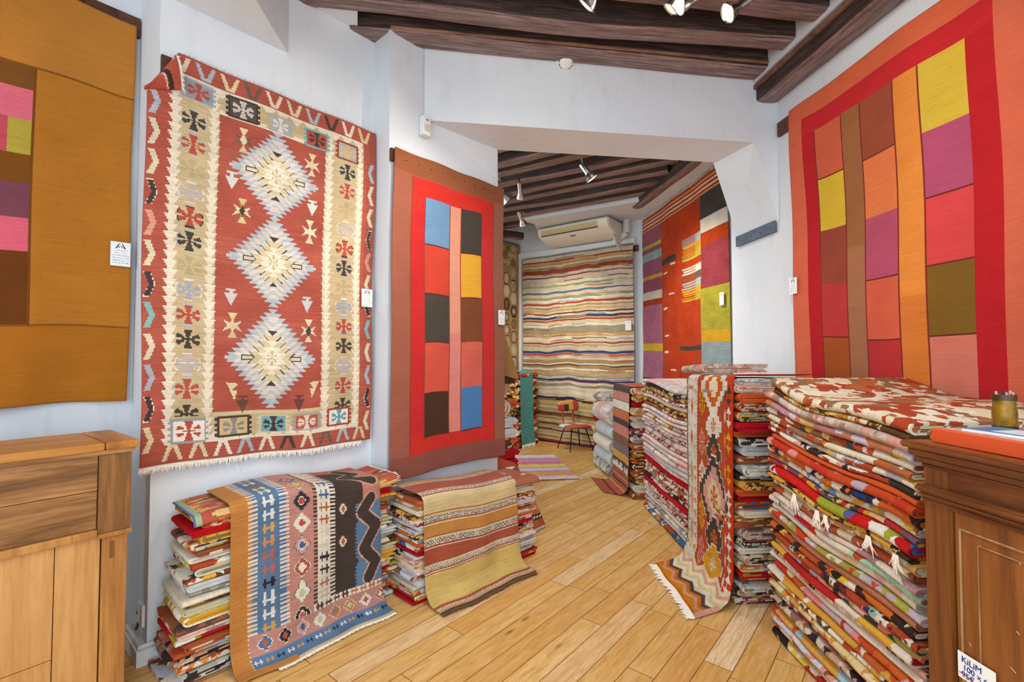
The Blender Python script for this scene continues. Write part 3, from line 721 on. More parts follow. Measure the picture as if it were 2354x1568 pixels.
# V marks round the red border
vc = ['#a9b4bb', '#d9cbb0', '#d6c8aa', '#4b423a', '#cf8f76', '#d8caa8', '#453d38', '#7fb3ad', '#d4c6aa', '#a2adb8', '#3f3838', '#d8c49a']
for i, c in enumerate(vc):
    zc = 2.83-.158*i; X0 = ax_(-.038)
    for xx, dr in ((X0, 1), (ax_(1.232), -1)):
        y0, y1, ym = ay_(zc+.062), ay_(zc-.062), ay_(zc)
        for gg, cc in ((.004, CRM if c == '#4b423a' or c == '#3f3838' or c == '#453d38' else c), (0, c)):
            W.poly([(xx-.016*dr-gg*dr, y0-gg), (xx+.008*dr, y0-gg), (xx+.026*dr+gg*dr, ym), (xx+.006*dr, y1+gg), (xx-.018*dr-gg*dr, y1+gg), (xx+.004*dr, ym)], cc)
vt = ['#d9cbb0', '#a9b4bb', '#d9c99a', '#6a5f50', '#dccfb4', '#d6c49a', '#a9b4bb', '#4b423a', '#e0d6c4', '#d2bc8c']
for i, c in enumerate(vt):
    X0 = ax_(.075+.122*i)
    for (yb, sg, cc) in ((ay_(3.075), 1, c), (ay_(1.01), -1, vt[(i*3+2) % 10])):
        for m_ in (-1, 1):
            W.poly([(X0+m_*.050, yb-.040*sg), (X0+m_*.030, yb-.040*sg), (X0+m_*.004, yb+.028*sg), (X0+m_*.004-.0, yb+.042*sg), (X0+m_*.022, yb+.042*sg)], cc)
        W.rect(X0-.018, min(yb+.028*sg, yb+.042*sg), X0+.018, max(yb+.028*sg, yb+.042*sg), cc)
W.wob(.004, 1.)
# the folded-over upper left corner is missing from the sheet itself
kx = (W.X-ax_(-.065)); ky = W.Y
keep = ~((kx/.135+ky/.26) < 1.)
kA, GA = hung('hung_kilim', 'large red kilim with three pale stepped diamonds between tan flowered borders, one top corner folded', W, PA, dA, nin(nA), 0, 0, 0, 0, .04,
              corners=[(-.065, 3.155), (1.272, 3.150), (1.248, .955), (-.058, .985)], mat=M_CL2, ripple=.006, keep=keep)
def wallp(P, d, n_in, s, z, o): return Vector((P[0]+d[0]*s+n_in[0]*o, P[1]+d[1]*s+n_in[1]*o, z))
# folded flap
fw = Weave(.3, .3, .01, '#bd4a2c'); fw.poly([(.0, .12), (.3, .20), (.3, .24), (.0, .16)], '#3d3531'); fw.poly([(.0, .10), (.3, .18), (.3, .19), (.0, .115)], CRM)
g = np.zeros((31, 31, 3))
ca = np.array(wallp(PA, dA, nin(nA), .062, 3.145, .045)); cb = np.array(wallp(PA, dA, nin(nA), -.07, 2.90, .045)); cc_ = np.array(wallp(PA, dA, nin(nA), .085, 2.955, .07)); cd = np.array(wallp(PA, dA, nin(nA), -.035, 3.055, .085))
for i in range(31):
    for j in range(31):
        u_, v_ = i/30, j/30
        e1_ = cb*(1-u_)+ca*u_ ; mid = cd*(1-u_)*.9+cd*.1*(1-u_)+ca*u_
        e2_ = cb*(1-u_)+cc_*u_
        p_ = e1_*(1-v_)+e2_*v_
        bul = math.sin(v_*math.pi)*math.sin((.15+.85*u_)*math.pi*.9)
        p_ = p_+np.array([-nA[0]*.05*bul, -nA[1]*.05*bul, .015*bul])
        g[i, j] = p_
grid_mesh('folded_corner', g, .006, fw, mat=M_CL2, parent=kA, uvs=(.3, .3))
fringe('fringe', [GA[-1, i] for i in range(0, W.nx+1, 12)], (0.02, 0, -1), M_YARN, kA, 330, .042, .0015, .35)
fringe('top_fringe', [GA[0, i] for i in range(26, W.nx+1, 12)], (0, 0, 1), M_YARNG, kA, 190, .018, .0009, .8)
fringe('corner_fringe', [tuple(g[30, j]) for j in range(0, 31, 3)], (.4, 0, -.4), M_YARN, kA, 40, .03, .0016, .5)
rail('dark wooden rail behind the top of the large red medallion kilim', PA, dA, nin(nA), .004, 1.24, 3.085, .09, .022)
price_tag('white price tag on the right edge of the red medallion kilim', PA, dA, nin(nA), 1.205, 1.95, .085, .125, .062)

# ---- ochre patchwork at far left
OW, OH = 1.25, 2.17   # s -1.28 .. -.03
def ox(s): return s+1.28
def oy(z): return 3.46-z
W = Weave(OW, OH, .0105, '#b8721c')
W.rect(0, 0, OW, oy(3.02), '#bd7a2a'); W.rect(ox(-.43), oy(3.02), ox(-.03), oy(1.70), '#b9741f'); W.rect(0, oy(1.70), OW, OH, '#b06a14')
rows = [(3.02, 2.90, '#7c4d1e'), (2.90, 2.745, '#e2697a'), (2.745, 2.57, '#b6a03a'), (2.57, 2.42, '#7d4a14'), (2.42, 2.245, '#7c4652'), (2.245, 2.075, '#dc5f72'), (2.075, 1.705, '#6d3b13')]
for z1, z0, c in rows: W.rect(ox(-.92), oy(z1), ox(-.43), oy(z0), c)
W.rect(ox(-.92), oy(2.745), ox(-.527), oy(2.57), '#c64a58'); W.rect(ox(-.70), oy(3.02), ox(-.66), oy(1.70), '#a5601c')
def seam(W, x0, y0, x1, y1, col='#5a3413', w=.007):
    if abs(x1-x0) > abs(y1-y0): W.rect(min(x0, x1), y0-w/2, max(x0, x1), y0+w/2, col)
    else: W.rect(x0-w/2, min(y0, y1), x0+w/2, max(y0, y1), col)
for z in (3.02, 1.70): seam(W, 0, oy(z), OW, oy(z), '#8a5216', .011)
seam(W, ox(-.43), oy(3.02), ox(-.43), oy(1.7), '#7a4614', .011)
W.wob(.004, .8)
ok_, G = hung('hung_patchwork', 'tall ochre patchwork rug with pink, olive and brown blocks above the pale oak counter', W, AJ, dA, nin(nA), -1.28, -.03, 3.46, 1.29, .04, mat=M_CL3, ripple=.010, ph=1.)
rail('dark wooden rail behind the top of the ochre patchwork rug', AJ, dA, nin(nA), -1.3, -.006, 3.465, .11, .028)
price_tag('white price tag near the right edge of the ochre patchwork rug', AJ, dA, nin(nA), -.079, 2.115, .088, .135, .07)

# ---- red bordered patchwork beside the doorway
BW_, BH = 1.13, 2.29   # s -.005..1.125 ; z 2.995..0.705
W = Weave(BW_, BH, .0085, '#9a5a46')
bx = lambda s: s+.005
by = lambda z: 2.995-z
W.rect(0, 0, BW_, by(2.85), '#8f5434'); W.rect(0, by(.85), BW_, BH, '#8c5144'); W.rect(bx(1.0), by(2.85), BW_, by(.85), '#94604a')
W.rect(bx(.148), by(2.84), bx(.998), by(.846), '#c9281c')
W.rect(bx(.148), by(2.6), bx(.272), by(1.0), '#bf2323'); W.rect(bx(.862), by(2.68), bx(.998), by(1.0), '#c42a2a')
W.rect(bx(.272), by(2.71), bx(.862), by(.96), '#d9857a')
L_ = [(2.71, 2.366, '#6b93b8'), (2.366, 2.0, '#c8402c'), (2.0, 1.643, '#4a443c'), (1.643, 1.275, '#d0503f'), (1.275, .955, '#4b3222')]
R_2 = [(2.71, 2.36, '#46403a'), (2.36, 2.003, '#dba32c'), (2.003, 1.648, '#7b4728'), (1.648, 1.29, '#cf6150'), (1.29, .955, '#4a7db4')]
for z1, z0, c in L_: W.rect(bx(.272), by(z1), bx(.515), by(z0), c); seam(W, bx(.272), by(z0), bx(.515), by(z0), '#5b2a22', .0085)
for z1, z0, c in R_2: W.rect(bx(.634), by(z1), bx(.862), by(z0), c); seam(W, bx(.634), by(z0), bx(.862), by(z0), '#5b2a22', .0085)
W.rect(bx(.515), by(2.71), bx(.634), by(1.72), '#d9947c')
for x in (.148, .272, .515, .634, .862, .998): seam(W, bx(x), by(2.84 if x in (.148, .998) else 2.71), bx(x), by(.846 if x in (.148, .998) else .955), '#8a3a2e', .0085)
W.wob(.005, 1.)
kB, G = hung('hung_patchwork', 'narrow patchwork rug with brown and bright red borders hanging beside the doorway', W, B0, dB, nin(nB), 0, 0, 0, 0, .04,
             corners=[(.012, 3.005), (1.128, 3.000), (1.124, .70), (-.02, .70)], mat=M_CL3, ripple=.006, ph=2., low=.02)
st = MB()
for i in range(9):
    c = wallp(B0, dB, nin(nB), .10+i*.112, 2.935, .052); st.tube(c, c+Vector((dB[0]*.014, dB[1]*.014, .004)), .0022, n=6)
st.build('tack', simple('iron_tack', '#3a2c24', .6, .6), kB)['kind'] = 'stuff'
rail('dark wooden rail behind the top of the red and brown bordered patchwork', B0, dB, nin(nB), .002, 1.10, 2.96, .09, .024)
price_tag('white price tag on the right edge of the red bordered patchwork by the doorway', B0, dB, nin(nB), 1.075, 1.87, .08, .125, .075)

# ---- the big orange and red patchwork on the right wall
RWd, RHt = 1.95, 2.68     # s -.205 .. -2.155 (towards the camera) ; z 3.48 .. .80
rx = lambda s: -.205-s     # across, left to right as seen
ry = lambda z: 3.48-z
W = Weave(RWd, RHt, .0095, '#cf6142')
W.rect(0, 0, RWd, ry(3.335), '#d0603a'); W.rect(rx(-1.655), 0, RWd, RHt, '#cc6144')
W.rect(rx(-.345), ry(3.335), rx(-1.655), RHt, '#b3111a'); W.rect(rx(-.345), ry(3.335), rx(-1.655), ry(3.2), '#bd1a22')
W.rect(rx(-.468), ry(3.205), rx(-1.513), RHt, '#b56a2a')
cols = [(-.468, -.713, [(3.205, 2.826, '#c85a3c'), (2.826, 2.443, '#cfae2a'), (2.443, 2.052, '#93422f'), (2.052, 1.676, '#b93231'), (1.676, .6, '#a34e16')]),
        (-.713, -.868, [(3.205, 2.27, '#976038'), (2.27, .6, '#a2694a')]),
        (-.868, -1.115, [(3.205, 2.818, '#97482f'), (2.818, 2.43, '#d9733f'), (2.43, 2.036, '#b04a66'), (2.036, 1.656, '#cf5a3c'), (1.656, .6, '#b92a2c')]),
        (-1.115, -1.262, [(3.205, 1.9, '#d98332'), (1.9, .6, '#cf7328')]),
        (-1.262, -1.513, [(3.205, 2.803, '#cdae35'), (2.803, 2.428, '#ae4a6c'), (2.428, 2.046, '#cf3f40'), (2.046, 1.658, '#7b5a1c'), (1.658, .6, '#cf7460')])]
for s0_, s1_, rr_ in cols:
    for z1, z0, c in rr_:
        W.rect(rx(s0_), ry(z1), rx(s1_), ry(z0), c); seam(W, rx(s0_), ry(z0), rx(s1_), ry(z0), '#6e2a1e', .0095)
    seam(W, rx(s0_), ry(3.205), rx(s0_), RHt, '#7a2c20', .0095)
W.wob(.010, .8)
kR, GR = hung('hung_patchwork', 'very large patchwork rug with salmon and deep red borders on the right wall', W, HR, dR, nin(nR), -.205, -2.155, 3.48, .80, .04,
             corners=[(-.205, 3.48), (-2.155, 3.48), (-2.155, .80), (-.235, .80)], mat=M_CL3, ripple=.010, ph=.6)
rail('dark wooden rail behind the top of the very large right wall patchwork', HR, dR, nin(nR), -.022, -2.2, 3.418, .115, .026)
price_tag('white price tag on the left edge of the very large right wall patchwork', HR, dR, nin(nR), -.245, 2.085, .085, .125, .075)
rail('short empty dark metal rail with nails under the corbel', HR, dR, nin(nR), .595, .035, 2.63, .095, .03, mat=simple('grey_blue_rail', '#5d6a7c', .5, .2, var=.15))

# ---- modern kilim on the back room's right wall
RB0 = RB(4.66)
def sRB(px, py):
    v = vpl(px, py, RB0, dR); return ((v.x-RB0[0])*dR[0]+(v.y-RB0[1])*dR[1], v.z)
c0 = sRB(1483.4, 507); c1 = sRB(1661, 382); c2 = sRB(1683, 740)
sL_, sR_ = c0[0], sRB(1684, 700)[0]; zt = (c0[1]+c1[1])/2; CW = sL_-sR_; CH = zt-.65
W = Weave(CW, CH, .011, '#b9472c')
def cx_(px, py=740): return sL_-sRB(px, py)[0]
def cy_(px, py): return zt-sRB(px, py)[1]
yb = cy_(1500, 530)
xa, xb, xc, xd = cx_(1493), cx_(1528, 740), cx_(1620, 740), CW
z3 = lambda x, y: (1100+x/3.92, 340+y/3.92)
z4 = lambda x, y: (1100+x/3.92, 740+y/3.92)
Yl = lambda *q: cy_(*q)
W.rect(0, 0, CW, yb, '#b64d22')
for i in range(4): W.rect(0, yb*(.18+.24*i), CW, yb*(.18+.24*i)+.016, '#d8cfc0')
LC = [(z3(1515, 775), '#9c5a6c'), (z3(1580, 868), '#b4a848'), (z3(1580, 905), '#8f5566'), (z3(1580, 945), '#8ea3a2'), (z3(1580, 1012), '#94596c'), (z3(1580, 1150), '#cf9a42'), (z3(1580, 1188), '#8f4f5e'), (z3(1600, 1290), '#cfc3b0'),
      (z3(1600, 1365), '#a8422c'), (z3(1600, 1415), '#b06a82'), (z4(1600, 195), '#d6b040'), (z4(1600, 262), '#b0708a'), (z4(1600, 512), '#4a4038'), (z4(1600, 545), '#b9708c')]
for i, (q, c) in enumerate(LC):
    y0 = yb if i == 0 else Yl(*q); y1 = Yl(*LC[i+1][0]) if i+1 < len(LC) else CH; W.rect(0, y0, xb, y1, c)
RC = [(z3(2130, 390), '#46403a'), (z3(2130, 600), '#d2c8ba'), (z3(2130, 730), '#ad4428'), (z3(2130, 850), '#93424a'), (z3(2150, 1245), '#a8a03e'), (z4(2160, 72), '#cfa038'), (z4(2160, 176), '#8f9fa2')]
for i, (q, c) in enumerate(RC):
    y0 = yb if i == 0 else Yl(*q); y1 = Yl(*RC[i+1][0]) if i+1 < len(RC) else CH; W.rect(xc, y0, CW, y1, c)
W.rect(xb, Yl(*z3(1735, 980)), xb+(xc-xb)*.42, Yl(*z3(1735, 1035)), '#46403a'); W.rect(xc-(xc-xb)*.5, Yl(*z4(1940, 212)), xc, Yl(*z4(1940, 258)), '#46403a')
rr = random.Random(3)
def comb(q0, q1, cols_):
    y0, y1 = Yl(*q0), Yl(*q1); n = 14
    for i in range(n):
        y = y0+(y1-y0)*i/n; c = cols_[int(i/n*len(cols_))]
        W.rect(xc-(xc-xb)*rr.uniform(.40, .46), y, xc-(xc-xb)*.12, y+(y1-y0)/n*.6, c)
    k_ = len(cols_)
    for i, c in enumerate(cols_): W.rect(xc-(xc-xb)*.13, y0+(y1-y0)*i/k_, xc, y0+(y1-y0)*(i+1)/k_, c)
comb(z3(1990, 770), z3(1990, 985), ['#a9b2ae', '#d2a23c', '#c2b24a']); comb(z3(1990, 1050), z3(1990, 1375), ['#dcd2c0', '#6b5a4c', '#a9b2ae', '#d4aa40', '#c4a83e'])
for q in (z3(1775, 1040), z3(1705, 1130), z3(1770, 1315), z3(1715, 1448), z4(1725, 122), z4(1722, 270), z4(1785, 435), z4(1725, 550)):
    x_ = sL_-sRB(*q)[0]; y_ = Yl(*q); W.rect(x_-.075, y_-.012, x_+.075, y_+.012, '#e0d8c8')
W.wob(.004, 1.)
kC, GC = hung('hung_kilim', 'modern red kilim with mauve and yellow blocks and an orange striped top, back room', W, RB0, dR, nin(nR), sL_, sR_, zt, zt-CH, .035, mat=M_CL4, ripple=.008, ph=.2)
fringe('top_fringe', [GC[0, i] for i in range(0, W.nx+1, 8)], (0, 0, 1), M_YARNG, kC, 190, .05, .0018, .8)
rail('dark wooden rail behind the modern red kilim in the back room', RB0, dR, nin(nR), sL_+.03, sR_+.02, zt-.10, .10, .02)
price_tag('white price tag at the right edge of the modern red kilim', RB0, dR, nin(nR), sR_+.09, sRB(1673, 687)[1], .085, .14, .07)

# ---- striped pile rug on the back wall
NK = (-.607, -.795)
def sK(px, py, o=.08):
    v = onK(px, py, o); p0_ = off(CB, NK, o); return ((v.x-p0_[0])*dK[0]+(v.y-p0_[1])*dK[1], v.z)
a0 = sK(1204, 592); a1 = sK(1457, 563); zt = (a0[1]+a1[1])/2
KW = a0[0]-a1[0]; KH = zt-.02
W = Weave(KW, KH, .0125, '#cbbb9c')
rr = random.Random(12); y = 0
pal_hi = ['#d8ccb4', '#bda27a', '#dfd4be', '#a98f68', '#8a9a92', '#a34c38', '#6e4a34', '#d2a868', '#8297a4', '#cfc2a6', '#94405a', '#34466e', '#d4c8ae', '#7a5c42', '#b07a3c', '#d8ceb8']
pal_lo = ['#d4c6a2', '#c2ac80', '#a98456', '#6b4630', '#b5843e', '#a5a468', '#cdb87c', '#a3afa6', '#7c5038', '#d9caa2', '#c9b58a', '#dccfb0', '#c4a878']
key = [(.004, '#8a9c94', .03), (.03, '#9c4434', .03), (.045, '#d49a50', .03), (.083, '#9a4a34', .028), (.118, '#8c4260', .025), (.165, '#8c9a72', .03), (.20, '#5a7488', .03), (.23, '#8a9a84', .03), (.26, '#a84c3c', .03), (.315, '#6a4430', .03),
       (.335, '#32406a', .032), (.352, '#a8442e', .03), (.40, '#809a94', .03), (.475, '#9a4438', .02), (.52, '#2f4a86', .03), (.535, '#c0604a', .03), (.59, '#6a4a34', .02), (.645, '#7d9aa6', .03), (.675, '#9a4030', .022), (.69, '#7f9484', .03), (.765, '#2c3450', .03), (.775, '#5a2c20', .02)]
while y < KH:
    f = y/KH; p_ = pal_hi[:3]+pal_hi[9:13:3]+pal_hi[3:4] if f < .76 else pal_lo
    h_ = rr.uniform(.012, .045); c = rr.choice(p_+(pal_hi[5:13] if rr.random() < .16 else [])); W.rect(0, y, KW, y+h_, c); y += h_
for f, c, h_ in key: W.rect(0, f*KH, KW, f*KH+h_, c)
for i in range(160):   # broken yarn changes along a stripe
    y = rr.uniform(0, KH); x = rr.uniform(-.2, KW); f = y/KH
    W.rect(x, y, x+rr.uniform(.1, .7), y+.0125, rr.choice(pal_hi[:9] if f < .75 else pal_lo))
W.wob(.012, 1.3)
kD, GD = hung('hung_rug', 'large beige rug with many thin coloured stripes covering the back wall down to the floor', W, off(CB, NK, .04), dK, NK, a0[0], a1[0], zt, .02, .05, mat=M_PILE, ripple=.010, ph=.3, low=.03)
rail('dark wooden rail behind the striped rug on the back wall', off(CB, NK, .01), dK, NK, a0[0]-.02, a1[0]-.05, zt-.08, .10, .035, nails=False)
price_tag('white price tag at the right edge of the striped rug on the back wall', off(CB, NK, .05), dK, NK, sK(1448, 749)[0], sK(1448, 749)[1], .10, .15, .09)

# ---- beige hexagon kilim beside it
def sF(px, py):
    v = vpl(px, py, CL, dB); return ((v.x-CL[0])*dB[0]+(v.y-CL[1])*dB[1], v.z)
f0 = sF(1191, 566); f1_ = sF(1148, 560)
FW = 1.4; FH = 2.6; zt = f0[1]
W = Weave(FW, FH, .0125, '#b09468')
W.rect(0, 0, FW, .42, '#a98a4a')
for i in range(10):
    for j in range(3):
        x = .06+i*.145+(.07 if j % 2 else 0); y = .10+.13*j; W.blossom(x, y, .13, .13, ['#d9c898', '#8a6c34', '#dccfa8'][(i+j) % 3])
for r in range(9):
    for q in range(8):
        X0 = .09+q*.19; Y0 = .55+r*.24+(.12 if q % 2 else 0); c = ['#cdb98e', '#6b4a2c', '#b79a6c', '#dccfb4', '#8a6440'][(r*3+q*2) % 5]; c2 = ['#e6dcc2', '#b4925c', '#d9c9a4'][(r+q) % 3]
        hexa = lambda k: [(X0-.05*k, Y0-.11*k), (X0+.05*k, Y0-.11*k), (X0+.092*k, Y0), (X0+.05*k, Y0+.11*k), (X0-.05*k, Y0+.11*k), (X0-.092*k, Y0)]
        W.poly(hexa(1.02), '#5a3a22' if (r+q) % 2 else '#caa45c'); W.poly(hexa(.86), c); W.blossom(X0, Y0, .09, .12, c2)
W.rect(0, 0, .05, FH, '#a8865a'); W.zig(.05, 1, .02, .03, 0, FH, '#5a3e28'); W.rect(FW-.07, 0, FW, FH, '#b39468'); W.zig(FW-.07, -1, .02, .03, 0, FH, '#6a4e38')
kF, G = hung('hung_kilim', 'beige and gold kilim of hexagons seen past the doorway edge in the back room', W, CL, dB, nin(nB), f0[0]-FW, f0[0]-.01, zt, zt-FH, .04, ripple=.006, ph=1.5)
fringe('top_fringe', [G[0, i] for i in range(0, W.nx+1, 10)], (0, 0, 1), M_YARND, kF, 110, .03, .002, .7)
# ================================================================ FOLDED RUGS IN STACKS
K = {  # key: (words, yarn colours, style, scale)
 'crru': ('cream and rust', ['#ddd0b8', '#a9462c', '#e2d8c4', '#b5653c', '#d9c9a8', '#8f6a4c'], 'patch', 1.),
 'must': ('mustard and brown', ['#c79a3a', '#5c4024', '#d9b45a', '#a85a2a', '#d9cba8', '#b57a2e'], 'motif', 1.1),
 'taup': ('taupe and pink', ['#b9a292', '#d9c4b8', '#9c8474', '#cf9a8c', '#c4b4a6'], 'patch', 1.2),
 'lila': ('lilac and dusty pink', ['#c9c0cc', '#b57a78', '#c4c0cc', '#cfae6a', '#c07a52', '#b88a90'], 'patch', .55),
 'rugo': ('rust, gold and cream', ['#9c4a30', '#c9a23e', '#ddd4c4', '#4e4644', '#c0502c', '#8f5a3c'], 'patch', .9),
 'orcr': ('bright orange and cream', ['#c4542a', '#e0d6c2', '#b84a26', '#d98a3c', '#e2d8c6'], 'patch', 1.3),
 'yecr': ('cream with yellow and rust', ['#e0d8c4', '#d9b84a', '#a8472c', '#e0d8c8', '#a9aaac'], 'patch', 1.1),
 'bkcr': ('cream and black', ['#e2dccc', '#3a3430', '#d9a894', '#ddd4c2', '#a84630'], 'patch', .8),
 'oran': ('plain burnt orange', ['#c6552a', '#b8481f', '#d0642c', '#c2603a'], 'plain', 1.),
 'orna': ('orange and navy', ['#c8642c', '#2c3a6a', '#d0702e', '#e0d6c4', '#3a2c28', '#c45a28'], 'patch', 1.2),
 'tabl': ('tan, gold and blue', ['#9c8462', '#c99a3e', '#6a8ab4', '#a8683c', '#d8d0bc', '#cfc6aa'], 'patch', .7),
 'plgo': ('purple and gold', ['#6e5468', '#cf9a34', '#4a4038', '#b23030', '#d9b48a'], 'patch', 1.),
 'redg': ('bright red and green', ['#c41e20', '#c8261f', '#9aa534', '#e6e0d6', '#c41e20', '#5a5f94', '#b91f22'], 'patch', .5),
 'brgo': ('brown and gold figured', ['#4a3424', '#d29a3a', '#6b4a2c', '#dcae5a', '#3a2a22'], 'motif', 1.4),
 'tacr': ('tan and cream', ['#c79a5c', '#ddd0b2', '#cf9c58', '#e0d4b8', '#b98a54'], 'patch', .8),
 'rust': ('rust and brown', ['#a8502e', '#8a5238', '#b85a34', '#d9c9a8', '#9c5a3c'], 'patch', .6),
 'pkcr': ('pale pink and cream', ['#d9b8a8', '#e0d2c2', '#b0868a', '#ddc4b6', '#cdbcb4'], 'patch', .7),
 'mint': ('rust, mint and red', ['#b0502e', '#a9cdb0', '#c4282a', '#ddd6c2', '#93bfa4'], 'patch', .5),
 'peac': ('cream and peach', ['#ddd2c0', '#e0b98a', '#d9c8b4', '#d4a890', '#ded6c0', '#c4c8c4'], 'patch', .7),
 'oliv': ('olive, lilac and orange-red', ['#a8a84a', '#c0b4c0', '#c4452a', '#9c9a44', '#d6cdb8', '#b9a8b4'], 'patch', 1.1),
 'clay': ('clay and sea green', ['#b5765a', '#bb8064', '#7cbba0', '#86c4a8', '#b07258'], 'plain', .5),
 'blye': ('black, orange and yellow', ['#2e2620', '#c46a2c', '#d9b23a', '#3a2c26', '#b0522c', '#e0d6c0'], 'patch', .8),
 'dark': ('dark multicoloured', ['#3a2c2c', '#a8472c', '#ddd4c2', '#39416a', '#6e3038', '#d0a04a', '#8fb49c'], 'motif', 1.),
 'pkol': ('pink, olive and pale blue', ['#cf7a6a', '#9c9444', '#a3b8d0', '#b0502e', '#3e3a38', '#d9a08c'], 'patch', .6),
 'redy': ('red with gold', ['#b52a22', '#c03024', '#d9a83a', '#e0d6c6', '#b52a22', '#a82620'], 'patch', .5),
 'pkbk': ('dusty pink and black', ['#cf9a8a', '#3a302c', '#d9b0a0', '#e0d4c4', '#c28a7a'], 'motif', .9),
 'crem': ('plain cream', ['#dfd6c2', '#e4dccb', '#d6cab0', '#d0c4b0'], 'plain', 1.),
 'repi': ('red, pink and orange', ['#bd3a26', '#d98a8c', '#c4622a', '#b9a8b4', '#dcc28c', '#c04a28'], 'patch', .5),
 'whbr': ('white, brown and rust', ['#e0dccf', '#5a4636', '#b0482c', '#d9a23c', '#e2dcd0'], 'patch', 1.2),
 'gocr': ('gold and cream', ['#cf9e4a', '#e0d4b6', '#c99444', '#dcc690', '#b8603a'], 'patch', 1.1),
 'mage': ('magenta and brown', ['#8f2c54', '#c4352a', '#3c302c', '#dcd4c8', '#a8a05a', '#9c3a6a'], 'patch', 1.2),
 'tabk': ('taupe and black', ['#b98f72', '#352a28', '#c2a084', '#cfc2aa', '#8a6a54'], 'patch', 1.),
 'dupk': ('dusty rose', ['#cdb0a4', '#c4a094', '#b8a098', '#d6c4b8', '#6e6058'], 'patch', .8),
 'orbl': ('orange and sky blue', ['#c0602e', '#dca348', '#a8c8d4', '#b0482c', '#93a4cc', '#d99c52'], 'patch', .6),
 'pkbl': ('pink, pale blue and brown', ['#d49a8a', '#c4c8d4', '#8a5a3c', '#ded6ca', '#cf8f7c', '#c9cfd8'], 'patch', .8),
 'cror': ('cream and orange', ['#ddd4c2', '#b85c2e', '#e0d8c8', '#a84a28', '#cf9a3e'], 'patch', .6),
 'whrd': ('white, red and black', ['#e6e2d8', '#b52e26', '#2e2a2c', '#e2ddd2', '#d9c452', '#b03028'], 'patch', .6),
 'gren': ('grey and cream', ['#a9a49c', '#d6d2c8', '#c4beb2', '#8f8a84', '#dcd8ce'], 'patch', 1.),
 'grey': ('pale grey', ['#ccd0d2', '#bfc4c6', '#dcdedd', '#b4b6b6'], 'plain', 1.5),
 'blac': ('black and white', ['#2e2a28', '#dedbd2', '#3c3634', '#b8b2a8'], 'patch', .7),
 'crim': ('plain crimson', ['#b01826', '#a31322', '#bf2030', '#8f101c'], 'plain', 1.),
 'redd': ('plain scarlet', ['#b81420', '#c01c22', '#a81019'], 'plain', 1.),
 'navy': ('blue and ochre', ['#2f5584', '#b8823c', '#e0d6c2', '#3a6a9c', '#a84a2a'], 'patch', 1.),
 'floe': ('pastel figured white', ['#e2dcd6', '#dca8a8', '#a9c8d8', '#e6d68a', '#d9d0ca', '#c9a4b4'], 'motif', 1.),
 'pale': ('pale pink and white', ['#dcc0b8', '#e4dad2', '#c99a94', '#e0cfc6', '#d4aca2'], 'plain', 1.2),
 'rdwh': ('dark red figured', ['#8f2c2a', '#e0d4c6', '#7a2424', '#c9968a', '#ddd0c0'], 'motif', 1.6),
 'lime': ('gold, red and teal', ['#cfa23a', '#b8402a', '#5a9a94', '#d9c49a', '#3a342e'], 'motif', 1.),
 'char': ('charcoal striped', ['#45403e', '#5a5450', '#34302e', '#6b645e'], 'plain', 1.),
 'ygsr': ('golden yellow striped', ['#cf9a2c', '#d6a83e', '#b8501f', '#d0b860', '#ece4d0'], 'band', 1.),
 'sage': ('sage cream', ['#cfc8a6', '#c4bf9c', '#d6cfb2', '#b9b48e'], 'plain', 1.),
 'plai': ('green and grey tartan', ['#c9c4b4', '#8f9464', '#5c5850', '#dad6c8', '#b4b49a'], 'band', 1.5),
 'brwn': ('brown with gold edging', ['#86704f', '#8f7a5a', '#7c6648', '#d6a02c'], 'band', .8),
 'teal': ('teal', ['#3f9c9c', '#4aa8a6', '#368f90'], 'plain', 1.),
}
for k_, (w_, c_, st_, sc_) in K.items(): mat_folded(k_, c_, st_, sc_)
ORD = 'top,second,third,fourth,fifth,sixth,seventh,eighth,ninth,tenth,eleventh,twelfth,thirteenth,fourteenth,fifteenth,sixteenth,seventeenth,eighteenth,nineteenth,twentieth'.split(',')
TENS = {2: 'twenty', 3: 'thirty', 4: 'forty'}
def ordinal(i):
    if i < 20: return ORD[i]
    t, u = divmod(i+1, 10)
    return {2: 'twentieth', 3: 'thirtieth', 4: 'fortieth'}[t] if u == 0 else TENS[t]+'-'+['first', 'second', 'third', 'fourth', 'fifth', 'sixth', 'seventh', 'eighth', 'ninth'][u-1]

